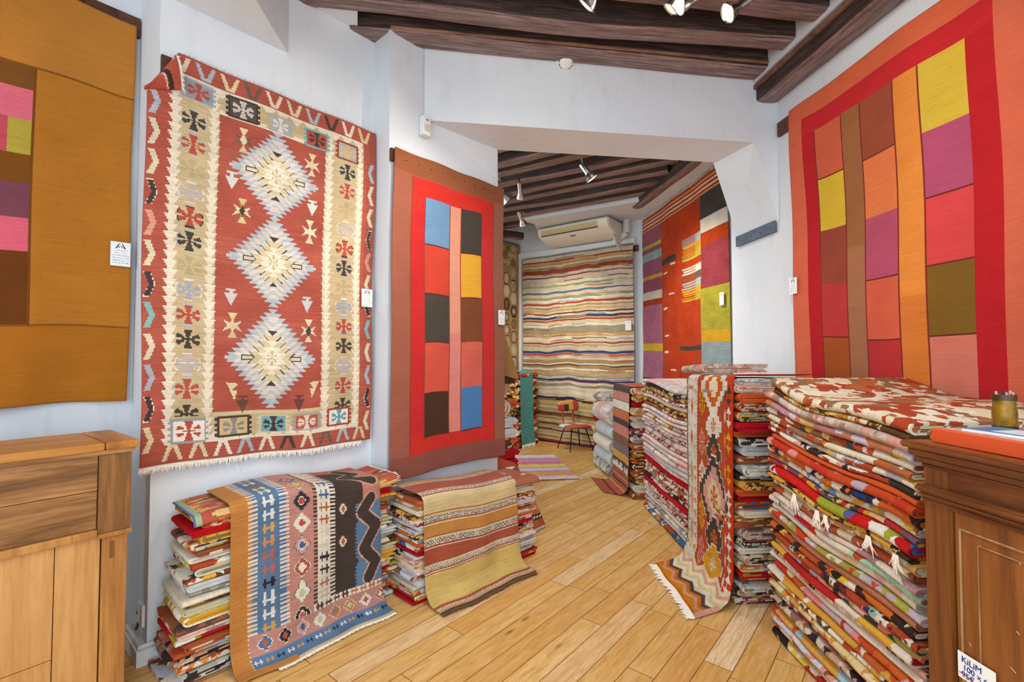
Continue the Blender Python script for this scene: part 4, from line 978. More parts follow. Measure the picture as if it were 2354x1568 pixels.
def folded(name, P, a, n, x0, x1, y0, W, z0, h, sag, mat, seed, fold='front', th=.0085, seg=26, amp=1., puff=.95):
    """a rug folded flat: nested U-shaped layers of cloth; a = along the stack front, n = towards the wall"""
    rnd = random.Random(seed)
    ns = max(1, min(3, int(h/(2*th)+.15))); th_ = h/(2*ns)*.93
    loops = []
    Lp = W if fold == 'front' else (x1-x0)
    c = []; end = Lp-rnd.uniform(0, .02)
    for k in range(ns):      # one sheet folded over and over: out along the bottom, round the front, back along the top, and in again
        hh = h/2-k*th_*1.03; a_ = hh-th_/2; sg = 1 if k % 2 == 0 else -1
        ry = max(.35*hh, hh*puff*rnd.uniform(.9, 1.25)); st = k*th_*1.02+(rnd.uniform(0, .006) if k else 0); en = end-.02*k
        if k == 0: c += [(en, -a_, 0, -1), (en*.5, -a_, 0, -1)]
        else: c.append((en*.5, sg*-a_, 0, -1.))
        for i in range(9):
            ph = -math.pi/2+math.pi*i/8
            c.append((st+ry-ry*math.cos(ph), sg*a_*math.sin(ph), -sg*math.cos(ph), math.sin(ph)))
        c.append((en*.5, sg*a_, 0, 1.))
        if k < ns-1:
            a2_ = h/2-(k+1)*th_*1.03-th_/2; m_ = (a_+a2_)/2
            c += [(en, sg*a_, .5, .87), (en+th_*.5, sg*m_, 1, 0), (en, sg*a2_, .5, -.87)]
        else: c.append((en, sg*a_, 0, 1))
    # turn the hand-set normals into true ones, left of the direction of travel
    cn = []
    for i, p in enumerate(c):
        p0_, p1_ = c[max(0, i-1)], c[min(len(c)-1, i+1)]; dx_, dz_ = p1_[0]-p0_[0], p1_[1]-p0_[1]; l_ = math.hypot(dx_, dz_) or 1.
        cn.append((p[0], p[1], -dz_/l_, dx_/l_))
    c = cn
    out = [(p[0]+p[2]*th_/2, p[1]+p[3]*th_/2) for p in c]; inn = [(p[0]-p[2]*th_/2*.97, p[1]-p[3]*th_/2*.97) for p in c][::-1]
    arc = [0]
    for p, q in zip(out, out[1:]): arc.append(arc[-1]+math.dist(p, q))
    loops.append((out+inn, arc+[v+.004 for v in arc[::-1]], 0))
    span = (x1-x0) if fold == 'front' else W
    V, UV, Fc = [], [], []
    sd = seed*1.37
    for prof, arc, k in loops:
        m = len(prof); base = len(V); P2 = np.array(prof)
        ts = np.linspace(0, 1, seg+1)
        for t in ts:
            e = t*span
            nz = mnoise.noise(Vector((e*2.6+sd, sd*.7, 0)))*.016*amp+mnoise.noise(Vector((e*9+sd, 3.1, sd)))*.005*amp
            tz = 1+.10*mnoise.noise(Vector((e*4+sd, 7.7, k)))
            edge = 1-.25*math.exp(-min(t, 1-t)*span/.02)
            for (y_, z_), ar in zip(prof, arc):
                fo = y_+nz*max(0, 1-y_/.25)
                zz = z_*tz
                if fold == 'front': x, y = x0+e+rnd.uniform(-1, 1)*.0006, y0+fo
                else: x, y = x0+fo, y0+e
                z = z0+h/2+zz+sag(x, z0+h/2)
                V.append((P[0]+a[0]*x+n[0]*y, P[1]+a[1]*x+n[1]*y, z)); UV.append((e, ar+k*.31))
        for i in range(seg):
            for j in range(m):
                A = base+i*m+j; B = base+i*m+(j+1) % m; Fc.append((A, B, B+m, A+m))
        Fc.append(tuple(base+j for j in range(m))[::-1]); Fc.append(tuple(base+seg*m+j for j in range(m)))
    me = meshfrom(name, V, Fc, True); uvl = me.uv_layers.new(name='UVMap')
    vi = np.empty(len(me.loops), np.int32); me.loops.foreach_get('vertex_index', vi)
    uvl.data.foreach_set('uv', np.array(UV)[vi].astype(np.float32).ravel())
    for pl in me.polygons[-1:]: pass
    try: me.set_sharp_from_angle(angle=math.radians(60))
    except Exception: pass
    bm = bmesh.new(); bm.from_mesh(me); bmesh.ops.recalc_face_normals(bm, faces=bm.faces[:]); bm.to_mesh(me); bm.free()
    return link(name, me, mat)

def stack(where, group, P, a, n, L, W, H, seq, sag=None, lean=0., jit=.012, jend=.03, seed=1, ends=None, th=.0085, seg=26, hs=None, kind='folded_kilim', cat='folded rug', puff=.95, backgap=0.):
    """seq runs from the top down; every rug in the stack is a thing"""
    rnd = random.Random(seed); N_ = len(seq)
    wts = hs or [rnd.uniform(.75, 1.3) for _ in seq]; tot = sum(wts); z = 0
    sag = sag or (lambda x, z: 0.)
    a = unit(a); n = unit(n); info = []
    for i in range(N_-1, -1, -1):
        ent = seq[i]; key, fold = (ent, 'front') if isinstance(ent, str) else ent
        h = H*wts[i]/tot; off_ = rnd.uniform(-jit, jit)
        x0 = lean*(z/H)+rnd.uniform(-jend, jend)*.6; x1 = L+rnd.uniform(-jend, jend)
        o = folded(kind, P, a, n, x0, x1, off_, W-off_-.01-backgap, z+.0012, h-.0024, sag, PAL[key], seed*100+i, fold, th, seg, puff=puff)
        pos = 'bottom' if i == N_-1 else ordinal(i)
        lab = '%s kilim, %s %s' % (K[key][0], 'lowest' if i == N_-1 else ('topmost' if i == 0 else pos+' from top'), where)
        tag(o, lab, cat, group); info.append((o, z, h)); z += h
    return info

# ---- right hand stacks
R1P = (1.425, 1.70)
def sagR1(x, z):   # x from the near end to the far end
    t = x/1.04
    return (z/1.4)*(-.105*(1-t)**1.2+.020*math.sin(t*7.5+.6))+.007*math.sin(t*11+z*7)*(z/1.4) + (.0 if z > .2 else 0)
r1 = ['crru', 'must', 'taup', 'lila', 'rugo', 'crru', 'yecr', 'bkcr', 'oran', 'repi', 'orna', 'tabl', 'plgo', 'redg', 'brgo', 'tacr', 'rust', 'pkcr', 'mint', 'peac', 'oliv', 'clay', 'blye', 'dark', 'pkol', 'redy', 'pkbk', 'crem', 'repi', 'cror', 'whbr', 'gocr', 'mage', 'tabk', 'dupk', 'orbl', 'pkbl', 'cror', 'whrd']
h1 = [1.35, .75, 1.25, 1.15, 1., .95, .9, .8, .7, 1.15, 1.15, 1.05, .8, 1.3, .7, 1.05, 1.2, .75, 1.0, 1.15, .85, 1.05, 1.05, 1., .85, 1., .8, .95, 1.15, .9, .8, 1.15, .85, 1.05, .7, 1.25, .9, 1.3, 1.1]
R1I = stack('in the stack beside the dark cabinet', 'kilims in the tall stack against the dark cabinet', R1P, (.035, 1), nR, 1.0, .84, 1.40, r1, sagR1, 0, .016, .035, 3, seg=44, hs=h1, th=.0085)
for x_ in (.05, .19, .46, .52, .71):
    o_, z_, h_ = next(q for q in R1I if q[0]['label'].startswith('brown and gold'))
    pa = [(R1P[0]+.035*(x_+k)-.022, R1P[1]+x_+k, z_+h_*.4+sagR1(x_, z_)) for k in (0, .02)]
    fringe('tassel', pa, (-.10, -.05, -1), M_YARN, o_, 14, .05+.05*((x_*7) % 1), .0018, .7)
def sagR2(x, z): return (z/1.4)*(-.03*x/.7)+.013*math.sin(x*8+z*6)*min(1, z/.4)*(z < 1.36)+.004*math.sin(x*8+9)*(z >= 1.36)
r2 = ['gren', 'taup', 'oran', 'orcr', 'lime', 'crim', 'oran', 'blac', 'grey', 'rust', 'gren', 'blac', 'brgo', 'oran', 'crim', 'navy', 'crem', 'must', 'rust', 'dupk', 'dark', 'crem', 'tabk', 'tabl', 'redg', 'rugo', 'gren', 'tabk', 'mage']
stack('in the stack under the long runner', 'kilims in the stack under the long runner', (1.40, 2.95), (-.02, 1), nR, .70, .78, 1.405, r2, sagR2, 0, .026, .07, 5, seg=26)
def sagR3(x, z): return (z/1.3)*(-.02+.04*(x/1.2))+.017*math.sin(x*5.5+1+z*1.5)*(z/1.3)
r3 = ['floe', 'blac', 'must', 'rdwh', 'crem', 'brgo', 'rust', 'floe', 'pale', 'yecr', 'pkcr', 'floe', 'rdwh', 'pkcr', 'rdwh', 'pale', 'floe', 'pkcr', 'grey', 'floe', 'redd', 'rdwh', 'crru', 'rdwh', 'pkbk', 'crim', 'rdwh', 'pkcr', 'rdwh', 'crem', 'gren', 'pkbl', 'navy']
stack('in the stack just beyond the runner', 'kilims in the stack beyond the long runner', (1.385, 3.74), (-.02, 1), nR, 1.18, .70, 1.285, r3, sagR3, 0, .018, .04, 7, seg=30)
r4 = ['orcr', 'must', 'crim', 'tacr', 'taup', 'crem', 'mage', 'gren', 'rust', 'must', 'orna', 'blye', 'rugo', 'must', 'crem', 'rust']
stack('in the stack under the broad striped rug', 'kilims in the stack under the striped rug', (1.30, 5.13), (-.05, 1), nR, .72, .66, 1.19, r4, None, 0, .012, .03, 9, seg=14, th=.012)
r5 = ['floe', 'grey', 'crem', 'grey', 'gren']
stack('in the low pile of thick pale rugs', 'thick pale rugs in the low pile', (1.215, 5.93), (-.08, 1), nR, .74, .7, .90, r5, None, 0, .02, .04, 11, seg=16, th=.02, hs=[1.5, 1.1, 1., 1., .9], puff=.8)
stack('in the pile behind the pale rugs', 'rugs in the far right pile', (1.27, 6.78), (-.1, 1), nR, .42, .65, 1.0, ['gren', 'taup', 'redd', 'tacr', 'rust', 'must', 'crem'], None, 0, .02, .03, 13, seg=10, th=.02)
# ---- left hand stacks
L1P = (-1.545, 2.215)
l1 = [('must', 'front'), ('orcr', 'end'), ('redd', 'end'), ('brwn', 'end'), ('rugo', 'end'), ('rust', 'end'), ('crem', 'end'), ('yecr', 'front'), ('plai', 'end'), ('whbr', 'front'), ('grey', 'end'), ('gren', 'front'), ('crem', 'front'),
      ('brgo', 'front'), ('sage', 'end'), ('ygsr', 'end'), ('rugo', 'front'), ('pkcr', 'end'), ('redg', 'front'), ('rust', 'end'), ('pkol', 'front'), ('tabk', 'end'), ('orcr', 'front'), ('blac', 'end'), ('pkbl', 'front')]
hl1 = [.7, 1.0, 1.15, 1.1, 1.1, .9, .9, .8, 1.2, .8, 1.1, .9, .8, .7, 1.1, 1.35, .9, .8, .8, 1.1, .8, 1.2, 1.1, 1.0, .9]
def sagL1(x, z): return (z/.78)*(-.012+.026*math.sin(x*3.2+.3)+.008*math.sin(x*9+z*4))
stack('in the stack nearest the oak counter', 'kilims in the left stack', L1P, dA, nA, 1.17, .345, .775, l1, sagL1, .085, .016, .05, 15, seg=34, hs=hl1, th=.008)
l2 = [('rust', 'front'), ('tacr', 'end'), ('crem', 'end'), ('brgo', 'end'), ('rdwh', 'end'), ('grey', 'end'), ('lila', 'front'), ('blye', 'end'), ('gren', 'end'), ('oran', 'front'), ('navy', 'end'), ('redd', 'end'), ('blac', 'front'), ('pkbk', 'end'), ('gocr', 'end'),
      ('floe', 'front'), ('pkbl', 'end'), ('grey', 'end'), ('crem', 'front'), ('oliv', 'front'), ('redy', 'end'), ('crim', 'end')]
L2P = (-.605, 2.965); a2 = unit((.71, .704)); n2 = (-a2[1], a2[0])
stack('in the stack under the yellow rug', 'kilims in the stack below the doorway patchwork', L2P, a2, n2, 1.10, .335, .635, l2, lambda x, z: (z/.64)*(-.045*x), .03, .014, .03, 17, seg=30, th=.008)

# ================================================================ DRAPED RUGS
def drape(name, label, Wv, P, a, n, s0, s1, path, th=.006, mat=None, top=None, wr=.008, ph=0., cat='rug', shear=None):
    """path = [(out, z)...] measured from the stack front, out > 0 towards the room; follows Wv rows"""
    a = unit(a); n = unit(n); ny, nx = Wv.ny, Wv.nx
    pts = np.array(path, float); seg_ = np.sqrt((np.diff(pts, axis=0)**2).sum(1)); L = np.concatenate([[0], np.cumsum(seg_)])
    # smooth the path
    t = np.linspace(0, L[-1], ny*3+1); xo = np.interp(t, L, pts[:, 0]); zo = np.interp(t, L, pts[:, 1])
    kk = max(3, int(.05/(L[-1]/(ny*3)))); ker = np.ones(kk)/kk
    xo2 = np.convolve(np.pad(xo, kk, 'edge'), ker, 'same')[kk:-kk]; zo2 = np.convolve(np.pad(zo, kk, 'edge'), ker, 'same')[kk:-kk]
    xo2[0], xo2[-1], zo2[0], zo2[-1] = xo[0], xo[-1], zo[0], zo[-1]
    v = np.linspace(0, 1, ny+1)*(len(t)-1); xo = np.interp(v, np.arange(len(t)), xo2)[:, None]; zo = np.interp(v, np.arange(len(t)), zo2)[:, None]
    s = np.linspace(s0, s1, nx+1)[None, :]+0*xo
    VV = np.linspace(0, 1, ny+1)[:, None]
    if shear: s = s+shear(s, VV)
    down = np.clip((VV-.15)*2, 0, 1)
    xo = xo+wr*down*(np.sin(s*11+ph+VV*2)+.5*np.sin(s*23+ph*2-VV*3)); zo = zo+0*s
    if top is not None: zo = zo+np.vectorize(top)(s, np.minimum(zo, 9))
    zo = np.maximum(zo, .008)
    G = np.stack([P[0]+a[0]*s-n[0]*xo, P[1]+a[1]*s-n[1]*xo, zo], -1)
    o = grid_mesh(name, G, -th if False else th, Wv, mat=mat or M_CL, uvs=(Wv.w, Wv.h))
    if label: tag(o, label, cat)
    return o, G

# long runner with stepped medallions over the stack beside the tall one
ww, lt, dn, fl_ = .80, .50, 1.42, .36
HH = lt+dn+fl_
W = Weave(ww, HH, .0075, '#b0502e')
Y0 = lt                                     # the fold over the stack edge
vy = lambda z: lt+1.42-z
# across: 0 = far (left in the picture) edge, ww = near edge
W.rect(0, 0, .215, HH, '#ded6c8'); W.rect(.0, 0, .014, HH, '#4a3a32')
W.zig(.215, 1, .016, .03, 0, HH, '#ded6c8'); W.zig(.014, 1, .012, .03, 0, HH, '#4a3a32')
for i in range(30):
    y = .03+i*.088; c1, c2 = ('#c9b4ac', '#cfc4a8') if y < vy(1.12) else (('#c4bfb6', '#d0c6b4') if y < vy(.72) else ('#cf9a34', '#d0a040'))
    W.poly([(.03, y), (.085, y+.02), (.03, y+.05)], c1); W.poly([(.20, y), (.145, y+.02), (.20, y+.05)], c1); W.poly([(.10, y+.03), (.115, y), (.13, y+.03), (.115, y+.06)], c2)
for z, c, hh_ in ((1.13, '#c4702c', .075), (.89, '#c4702c', .075), (.60, '#4a3024', .11), (.38, '#4a3024', .11), (.13, '#4a3024', .09)):
    W.poly([(.085, vy(z)), (.115, vy(z)-hh_), (.145, vy(z)), (.115, vy(z)+hh_)], c)
    if c == '#4a3024': W.poly([(.093, vy(z)), (.115, vy(z)-hh_*.8), (.137, vy(z)), (.115, vy(z)+hh_*.8)], '#d9a894')
W.rect(.235, 0, .40, HH, '#b0502c'); W.rect(.70, 0, ww, HH, '#c0401f')
cxr = .50
def snow(x, z, w, h, c):
    y = vy(z)
    for sy in (-1, 1):
        W.poly([(x-w*.16, y+sy*h*.5), (x+w*.16, y+sy*h*.5), (x, y+sy*h*.12)], c) if False else W.poly([(x, y+sy*h*.5), (x-w*.2, y+sy*h*.28), (x+w*.2, y+sy*h*.28)], c)
        for sx in (-1, 1):
            W.poly([(x+sx*w*.5, y+sy*h*.12), (x+sx*w*.22, y+sy*h*.36), (x+sx*w*.18, y+sy*h*.06)], c)
    W.rect(x-w*.06, y-h*.42, x+w*.06, y+h*.42, c); W.rect(x-w*.4, y-h*.03, x+w*.4, y+h*.03, c)
for z, c in ((1.52, '#dcd2c2'), (1.19, '#d0972e'), (.86, '#cf8f7c'), (.60, '#e0d8c8'), (.32, '#d8a22c'), (.04, '#cf8f7c'), (-.20, '#e0d8c8')): snow(.305, z, .115, .25, c)
W.sdia(cxr, vy(1.66), .17, .16, [(1., '#e0d8c8'), (.75, '#b0502e'), (.4, '#e0d8c8')], 5)
W.sdia(cxr, vy(1.30), .215, .23, [(1., '#e0dacb'), (.66, '#c4642a'), (.33, '#ddd2b6')], 6)
W.sdia(cxr, vy(1.00), .125, .15, [(1., '#e0dacb')], 4); W.blossom(cxr, vy(1.0), .07, .11, '#c4642a')
W.sdia(cxr, vy(.80), .115, .14, [(1.08, '#e6dfd0'), (1., '#4a3a33')], 4); W.blossom(cxr, vy(.80), .085, .13, '#cc6a2c')
W.sdia(cxr, vy(.50), .235, .275, [(1.05, '#e6dfd0'), (1., '#4a3a33'), (.74, '#d4a294'), (.42, '#ddd0a8')], 7); W.blossom(cxr, vy(.50), .09, .15, '#c4642a')
W.sdia(cxr, vy(.21), .12, .15, [(1.08, '#e6dfd0'), (1., '#4a3a33')], 4); W.blossom(cxr, vy(.21), .085, .14, '#cc6a2c')
W.sdia(cxr, vy(.02), .13, .13, [(1.08, '#e6dfd0'), (1., '#d29a34')], 4); W.blossom(cxr, vy(.02), .07, .1, '#cfc8c4')
for i, (z, c) in enumerate(((1.5, '#e0d8c8'), (1.22, '#3f3630'), (1.08, '#e0dcd2'), (.92, '#d8a22c'), (.72, '#d8a22c'), (.56, '#dcdcd6'), (.42, '#e0dcd2'), (.26, '#dcdcd2'), (.12, '#dedacb'), (-.02, '#e0dcd2'))):
    x = .745; y = vy(z); W.rect(x-.006, y-.07, x+.006, y+.07, c)
    W.poly([(x, y-.07), (x-.04, y-.02), (x+.04, y-.02)], c); W.poly([(x, y+.07), (x-.04, y+.02), (x+.04, y+.02)], c)
    for sx in (-1,): W.poly([(x-.06, y-.05), (x-.045, y), (x-.06, y+.05), (x-.075, y)], c)
W.rect(0, vy(-.10), ww, HH, '#c98a34')
for i, (z, c) in enumerate(((-.08, '#ddd2b0'), (-.11, '#d9a08c'), (-.14, '#e0d8b8'), (-.17, '#d6c894'), (-.20, '#e2dcc8'), (-.235, '#5a4438'), (-.27, '#cc7a2e'), (-.30, '#d9a08c'), (-.325, '#cf8a2c'))):
    W.hzig(vy(z), -1, .05, .20, 0, ww, c, .035)
W.rect(0, HH-.022, ww, HH-.010, '#cc6a2e'); W.rect(ww-.05, vy(-.16), ww, HH, '#d9a492')
Rx = (1.40, 2.95)
def runner_shear(s, V): return -.10*np.clip((V-.84)/.16, 0, 1)**1.3+0*s
W.a = W.a[:, ::-1]     # the grid runs from the near edge to the far edge
path = [(-lt, 1.428), (.004, 1.428), (.026, 1.40), (.034, 1.0), (.036, .5), (.045, .16), (.085, .05), (.16, .012), (.33, .010)]
oR, G = drape('draped_runner', 'long rust runner with dark stepped medallions and white fringe draped over a stack', W, Rx, (-.02, 1), nR, .005, .74, path, mat=M_CL4, top=lambda s, z: sagR2(s, z) if z > .3 else 0, wr=.006, ph=1., shear=runner_shear)
fringe('fringe', [G[-1, i] for i in range(0, W.nx+1, 6)], (-1, -.1, -.02), M_YARN, oR, 150, .055, .0035, .5)
# kilim folded beneath the runner, showing past its far edge
tag(folded('folded_kilim', (1.40, 2.95), (-.02, 1), nR, .50, .90, .0, .50, 1.442, .06, lambda x, z: sagR2(x, 1.4), PAL['taup'], 901, 'front', .012, 20), 'taupe folded kilim on top of the runner, at the far corner of its stack', 'folded rug')

# blue and pink kilim over the left stack
dw, lt, dn, fl_ = .93, .33, .775, .20
HH = lt+dn+fl_; W = Weave(dw, HH, .0062, '#c08272')
vy = lambda z: lt+.785-z
W.rect(0, 0, .085, HH, '#bd7a24'); W.rect(.0, 0, .004, HH, '#8a5418'); W.rect(.046, 0, .050, HH, '#9c6420')
def comb_v(x0, x1, c1, c2, y0=0, y1=None, per=.022):
    y1 = HH if y1 is None else y1
    W.rect(x0, y0, x1, y1, c1); k = ((W.Y % per) < per*.5) & (W.X >= x0) & (W.X < x1) & (W.Y >= y0) & (W.Y < y1); W.m(k, c2)
comb_v(.085, .135, '#bd7a24', '#d9d0c0'); comb_v(.11, .135, '#5a7898', '#d9d0c0')
W.rect(.135, 0, .255, HH, '#557597')
for i in range(18):
    y = .03+i*.073; c = ['#c8963c', '#d9cf9c', '#b0504a', '#d9cf9c', '#d6d2b8', '#e0dcd0', '#dde0e0', '#cf9a3c', '#c8863a', '#b05a50', '#b0605a', '#2e2c38', '#dde0dc', '#e0dcd0'][i % 14]
    W.cross(.195, y, .075, .058, c)
comb_v(.255, .29, '#4d729c', '#ddd6ca'); comb_v(.29, .31, '#c08272', '#ddd6ca')
W.rect(.31, 0, .455, HH, '#bd8274')
dc = [('#4a6c98', '#b8563c'), ('#b8862e', '#c9c2a0'), ('#3a3230', '#b04a3c'), ('#e0dac8', '#b8402c'), ('#cf9a90', '#3f5f90'), ('#a8502e', '#e6e0d4'), ('#e0dcc0', '#b8c0a0'), ('#3a3432', '#b85a50'), ('#b8762c', '#7c86a0')]
for i in range(9):
    y = vy(.93)+i*.125; c1, c2 = dc[i]; W.sdia(.383, y, .045, .05, [(1.12, '#ddd4c4' if i % 2 else '#51657f'), (1., c1), (.55, '#e0d6c6'), (.38, c2)], 5)
comb_v(.455, .49, '#bd8274', '#4a3c36'); W.rect(.475, 0, .575, HH, '#ded8c8')
for i in range(18):
    y = .05+i*.073; W.cross(.523, y, .07, .058, ['#c07a3a', '#c9a26c', '#b8655a', '#a85a4c', '#3f6496', '#3f6496', '#b0602c', '#b05a2a', '#cfcdb4', '#d2ceb8', '#3e3630', '#3c3632', '#b0705a', '#c9b49a'][i % 14])
comb_v(.565, .60, '#ded8c8', '#4a3c36')
W.rect(.60, 0, dw, HH, '#463a34'); W.rect(.60, 0, dw, .10, '#b85a3c')
yb_ = vy(.085)
W.rect(.74, vy(.62), dw, yb_, '#557899'); W.rect(.80, .10, dw, vy(.62), '#c27a6a')
for y0, sgn in ((vy(.80), 1), (vy(.45), 1), (vy(.18), -1)):
    pass
def chain(pts, w_, c, edge):
    for e_, cc in ((1.28, edge), (1., c)):
        for (x0, y0), (x1, y1) in zip(pts, pts[1:]):
            L_ = math.hypot(x1-x0, y1-y0); nx_, ny_ = -(y1-y0)/L_*w_, (x1-x0)/L_*w_
            W.poly([(x0+nx_*e_, y0+ny_*e_), (x1+nx_*e_, y1+ny_*e_), (x1-nx_*e_, y1-ny_*e_), (x0-nx_*e_, y0-ny_*e_)], cc)
            for q in ((x0, y0), (x1, y1)): W.poly([(q[0]+w_*e_*math.cos(k*.7854), q[1]+w_*e_*math.sin(k*.7854)) for k in range(8)], cc)
chain([(.78, .06), (.84, .20), (.72, .27), (.88, .36)], .035, '#463a34', '#c99c88')
chain([(.86, vy(.64)), (.79, vy(.56)), (.895, vy(.46)), (.80, vy(.33)), (.895, vy(.22)), (.83, vy(.12))], .036, '#463a34', '#cf9a86')
for y0, y1 in ((vy(.62), vy(.40)), (vy(.40), vy(.12))):
    ym = (y0+y1)/2; W.poly([(.62, y0), (.66, y0), (.765, ym), (.66, y1), (.62, y1)], '#463a34')
    for q in ((.70, .725),): pass
W.zig(.735, 1, .02, .022, vy(.62), yb_, '#463a34', .05)
for z in (.60, .40): W.sdia(.655, vy(z), .025, .033, [(1.2, '#8a6a54'), (1., '#d9cbb0'), (.5, '#b04a34')], 3)
# border rows at the foot
W.rect(.455, yb_, dw, vy(.045), '#ded8c8')
for i in range(8): W.cross(.49+i*.06, vy(.065), .05, .038, '#5a4034' if i < 4 else '#b8722c')
W.rect(.09, vy(.045), dw, HH, '#bd8274')
for i in range(8): c1, c2 = dc[(i*2) % 9]; W.sdia(.17+i*.105, vy(-.01), .036, .036, [(1.15, '#ddd4c4'), (1., c1), (.45, c2)], 4)
W.rect(.09, vy(-.065), dw, HH, '#56789c')
for i in range(15): W.cross(.12+i*.056, vy(-.10), .045, .035, ['#e0dcd0', '#cf9a3c', '#2e2c38'][i % 3])
W.rect(.0, 0, .085, HH, '#bd7a24')
W.rect(0, HH-.02, dw, HH, '#c9b48c'); W.rect(0, HH-.045, .30, HH, '#bd7a24')
path = [(-.335, .806), (-.012, .806), (.022, .778), (.036, .5), (.044, .2), (.062, .07), (.11, .016), (.19, .010)]
def sh1(s, V): return .0*s
oL1, G = drape('draped_kilim', 'blue, pink and dark brown kilim with ochre edge draped over the left stack', W, L1P, dA, nA, .215, 1.06, path, mat=M_CL2, top=lambda s, z: sagL1(s, .78) if z > .3 else 0, wr=.010, ph=.5)
fringe('fringe', [G[-1, i] for i in range(30, W.nx+1, 6)], (-nA[0], -nA[1], 0), M_YARN, oL1, 240, .022, .0018, .5)
# topmost kilim of the left stack, spread flat under the drape
tw = Weave(1.12, .36, .0085, '#b5492c')
rr = random.Random(5)
for i in range(260):
    x, y = rr.uniform(0, 1.12), rr.uniform(0, .36); c = rr.choice(['#c9702c', '#b83a24', '#c9943a', '#a8642c', '#d0b060', '#b04a30', '#9aa884', '#7a3c2c']); l_ = rr.uniform(.02, .09); q = rr.uniform(.008, .02)
    tw.poly([(x-l_, y), (x-l_*.4, y-q), (x+l_*.4, y-q), (x+l_, y), (x+l_*.4, y+q), (x-l_*.4, y+q)], c)
tw.rect(0, 0, .03, .36, '#9aab88'); tw.rect(0, 0, .012, .36, '#4a68a8')
oT, G = drape('spread_kilim', 'orange and red flecked kilim spread flat on top of the left stack', tw, L1P, dA, nA, .06, 1.20, [(-.34, .778), (-.0, .778), (.012, .765), (.018, .735)], th=.005, top=lambda s, z: sagL1(s, .78)+(.012*math.sin(s*9)+.03*max(0, s-1.05)/.15), wr=.0, ph=.3)
fringe('fringe', [G[i, -1] for i in range(0, tw.ny+1, 3)], (dA[0], dA[1], 0.1), M_YARN, oT, 30, .03, .002, .5)

# yellow banded rug over the second stack
dw, lt, HH = .88, .33, .33+.66+.20; W = Weave(dw, HH, .0065, '#d9bd78')
vy = lambda z: lt+.665-z
def diaband(y0, h_, gr='#4e3a2e', bg_='#e0d6c4'):
    W.rect(0, y0-.016, dw, y0-.010, '#9c4a2c'); W.rect(0, y0-.009, dw, y0-.004, '#e0d4b8'); W.rect(0, y0, dw, y0+h_, gr)
    per = .044; X = (W.X % per)/per; Yy = (W.Y-y0)/h_; k = (Yy >= 0) & (Yy < 1)
    d = np.abs(X-.5)*2; e = np.abs(Yy-.5)*2
    W.m(k & (np.abs(d-(1-e)) < .20), bg_); W.m(k & (np.abs(d-e) < .16), bg_); W.m(k & (d+e < .35), bg_)
    W.rect(0, y0+h_+.002, dw, y0+h_+.008, '#9c4a2c'); W.rect(0, y0+h_+.010, dw, y0+h_+.016, '#e0d4b8'); W.rect(0, y0+h_+.017, dw, y0+h_+.021, '#a8502c')
W.rect(0, 0, dw, vy(.64), '#b8603c'); W.rect(0, 0, dw, .05, '#c98a44'); diaband(.06, .030); W.rect(0, .12, dw, vy(.70), '#b05438')
W.rect(0, vy(.64), dw, vy(.51), '#d6bf85'); W.rect(0, vy(.45), dw, vy(.353), '#c4842c'); W.rect(0, vy(.30), dw, vy(.185), '#ac4c2c'); W.rect(0, vy(.12), dw, HH, '#d4b45e')
diaband(vy(.685), .036); diaband(vy(.495), .040); diaband(vy(.34), .042); diaband(vy(.165), .032, '#8a5040')
W.rect(0, HH-.075, dw, HH-.055, '#a8502c'); diaband(HH-.052, .028, '#a8563c', '#d9c4a8'); W.rect(0, HH-.006, dw, HH, '#5a4634')
path = [(-.33, .664), (-.02, .664), (.02, .635), (.034, .4), (.042, .2), (.058, .07), (.11, .016), (.215, .010)]
oL2, G = drape('draped_rug', 'yellow, ochre and rust banded rug with diamond rows draped over the stack by the doorway', W, L2P, a2, n2, .055, .875, path, mat=M_CL2, top=lambda s, z: (-.045*s+.008*math.sin(s*8)) if z > .3 else 0, wr=.009, ph=2.1)
fringe('fringe', [G[-1, i] for i in range(0, W.nx+1, 6)], (-n2[0], -n2[1], 0), M_YARND, oL2, 260, .032, .0022, .5)
tw = Weave(.30, .34, .01, '#a85c3c'); tw.poly([(.05, .1), (.12, .08), (.14, .12), (.07, .14)], '#d0a48c'); tw.poly([(.2, .2), (.27, .18), (.28, .21), (.2, .23)], '#d9c4b4')
drape('spread_kilim', 'plain brick coloured kilim end sticking out from under the yellow banded rug', tw, L2P, a2, n2, .86, 1.13, [(-.33, .642), (-.0, .642), (.02, .625), (.022, .60)], top=lambda s, z: -.05*s+.01, wr=0)

# broad striped rug over the fourth stack
dw = .66; lt = .5; dn = 1.2; HH = lt+dn+.42; W = Weave(dw, HH, .011, '#a8502c'); vy = lambda z: lt+1.2-z
bands = [(1.8, '#a84a2c'), (1.25, '#c06a34'), (1.19, '#4a3d38'), (1.075, '#c87a68'), (.955, '#ddd8c8'), (.835, '#c5602a'), (.715, '#473a36'), (.635, '#c97868'), (.49, '#7c5834'), (.385, '#7a6870'), (.275, '#cf962e'), (.16, '#4a3c34'), (.04, '#a84a2c')]
for i, (z, c) in enumerate(bands):
    z1 = bands[i+1][0] if i+1 < len(bands) else -1; W.rect(0, max(0, vy(z)), dw, vy(z1), c); W.rect(0, vy(z1)-.008, dw, vy(z1), '#8a4a38')
rr = random.Random(8)
for i in range(60): x = rr.uniform(0, dw); W.rect(x, vy(.145)+rr.uniform(0, .09), x+rr.uniform(.02, .05), vy(.145)+rr.uniform(.09, .10), '#d9d6cc')
for z, c in ((-.04, '#d08a3c'), (-.10, '#4a3428'), (-.17, '#c98a3c'), (-.22, '#b8503a'), (-.28, '#4a3428')): W.rect(0, vy(z), dw, vy(z)+.018, c)
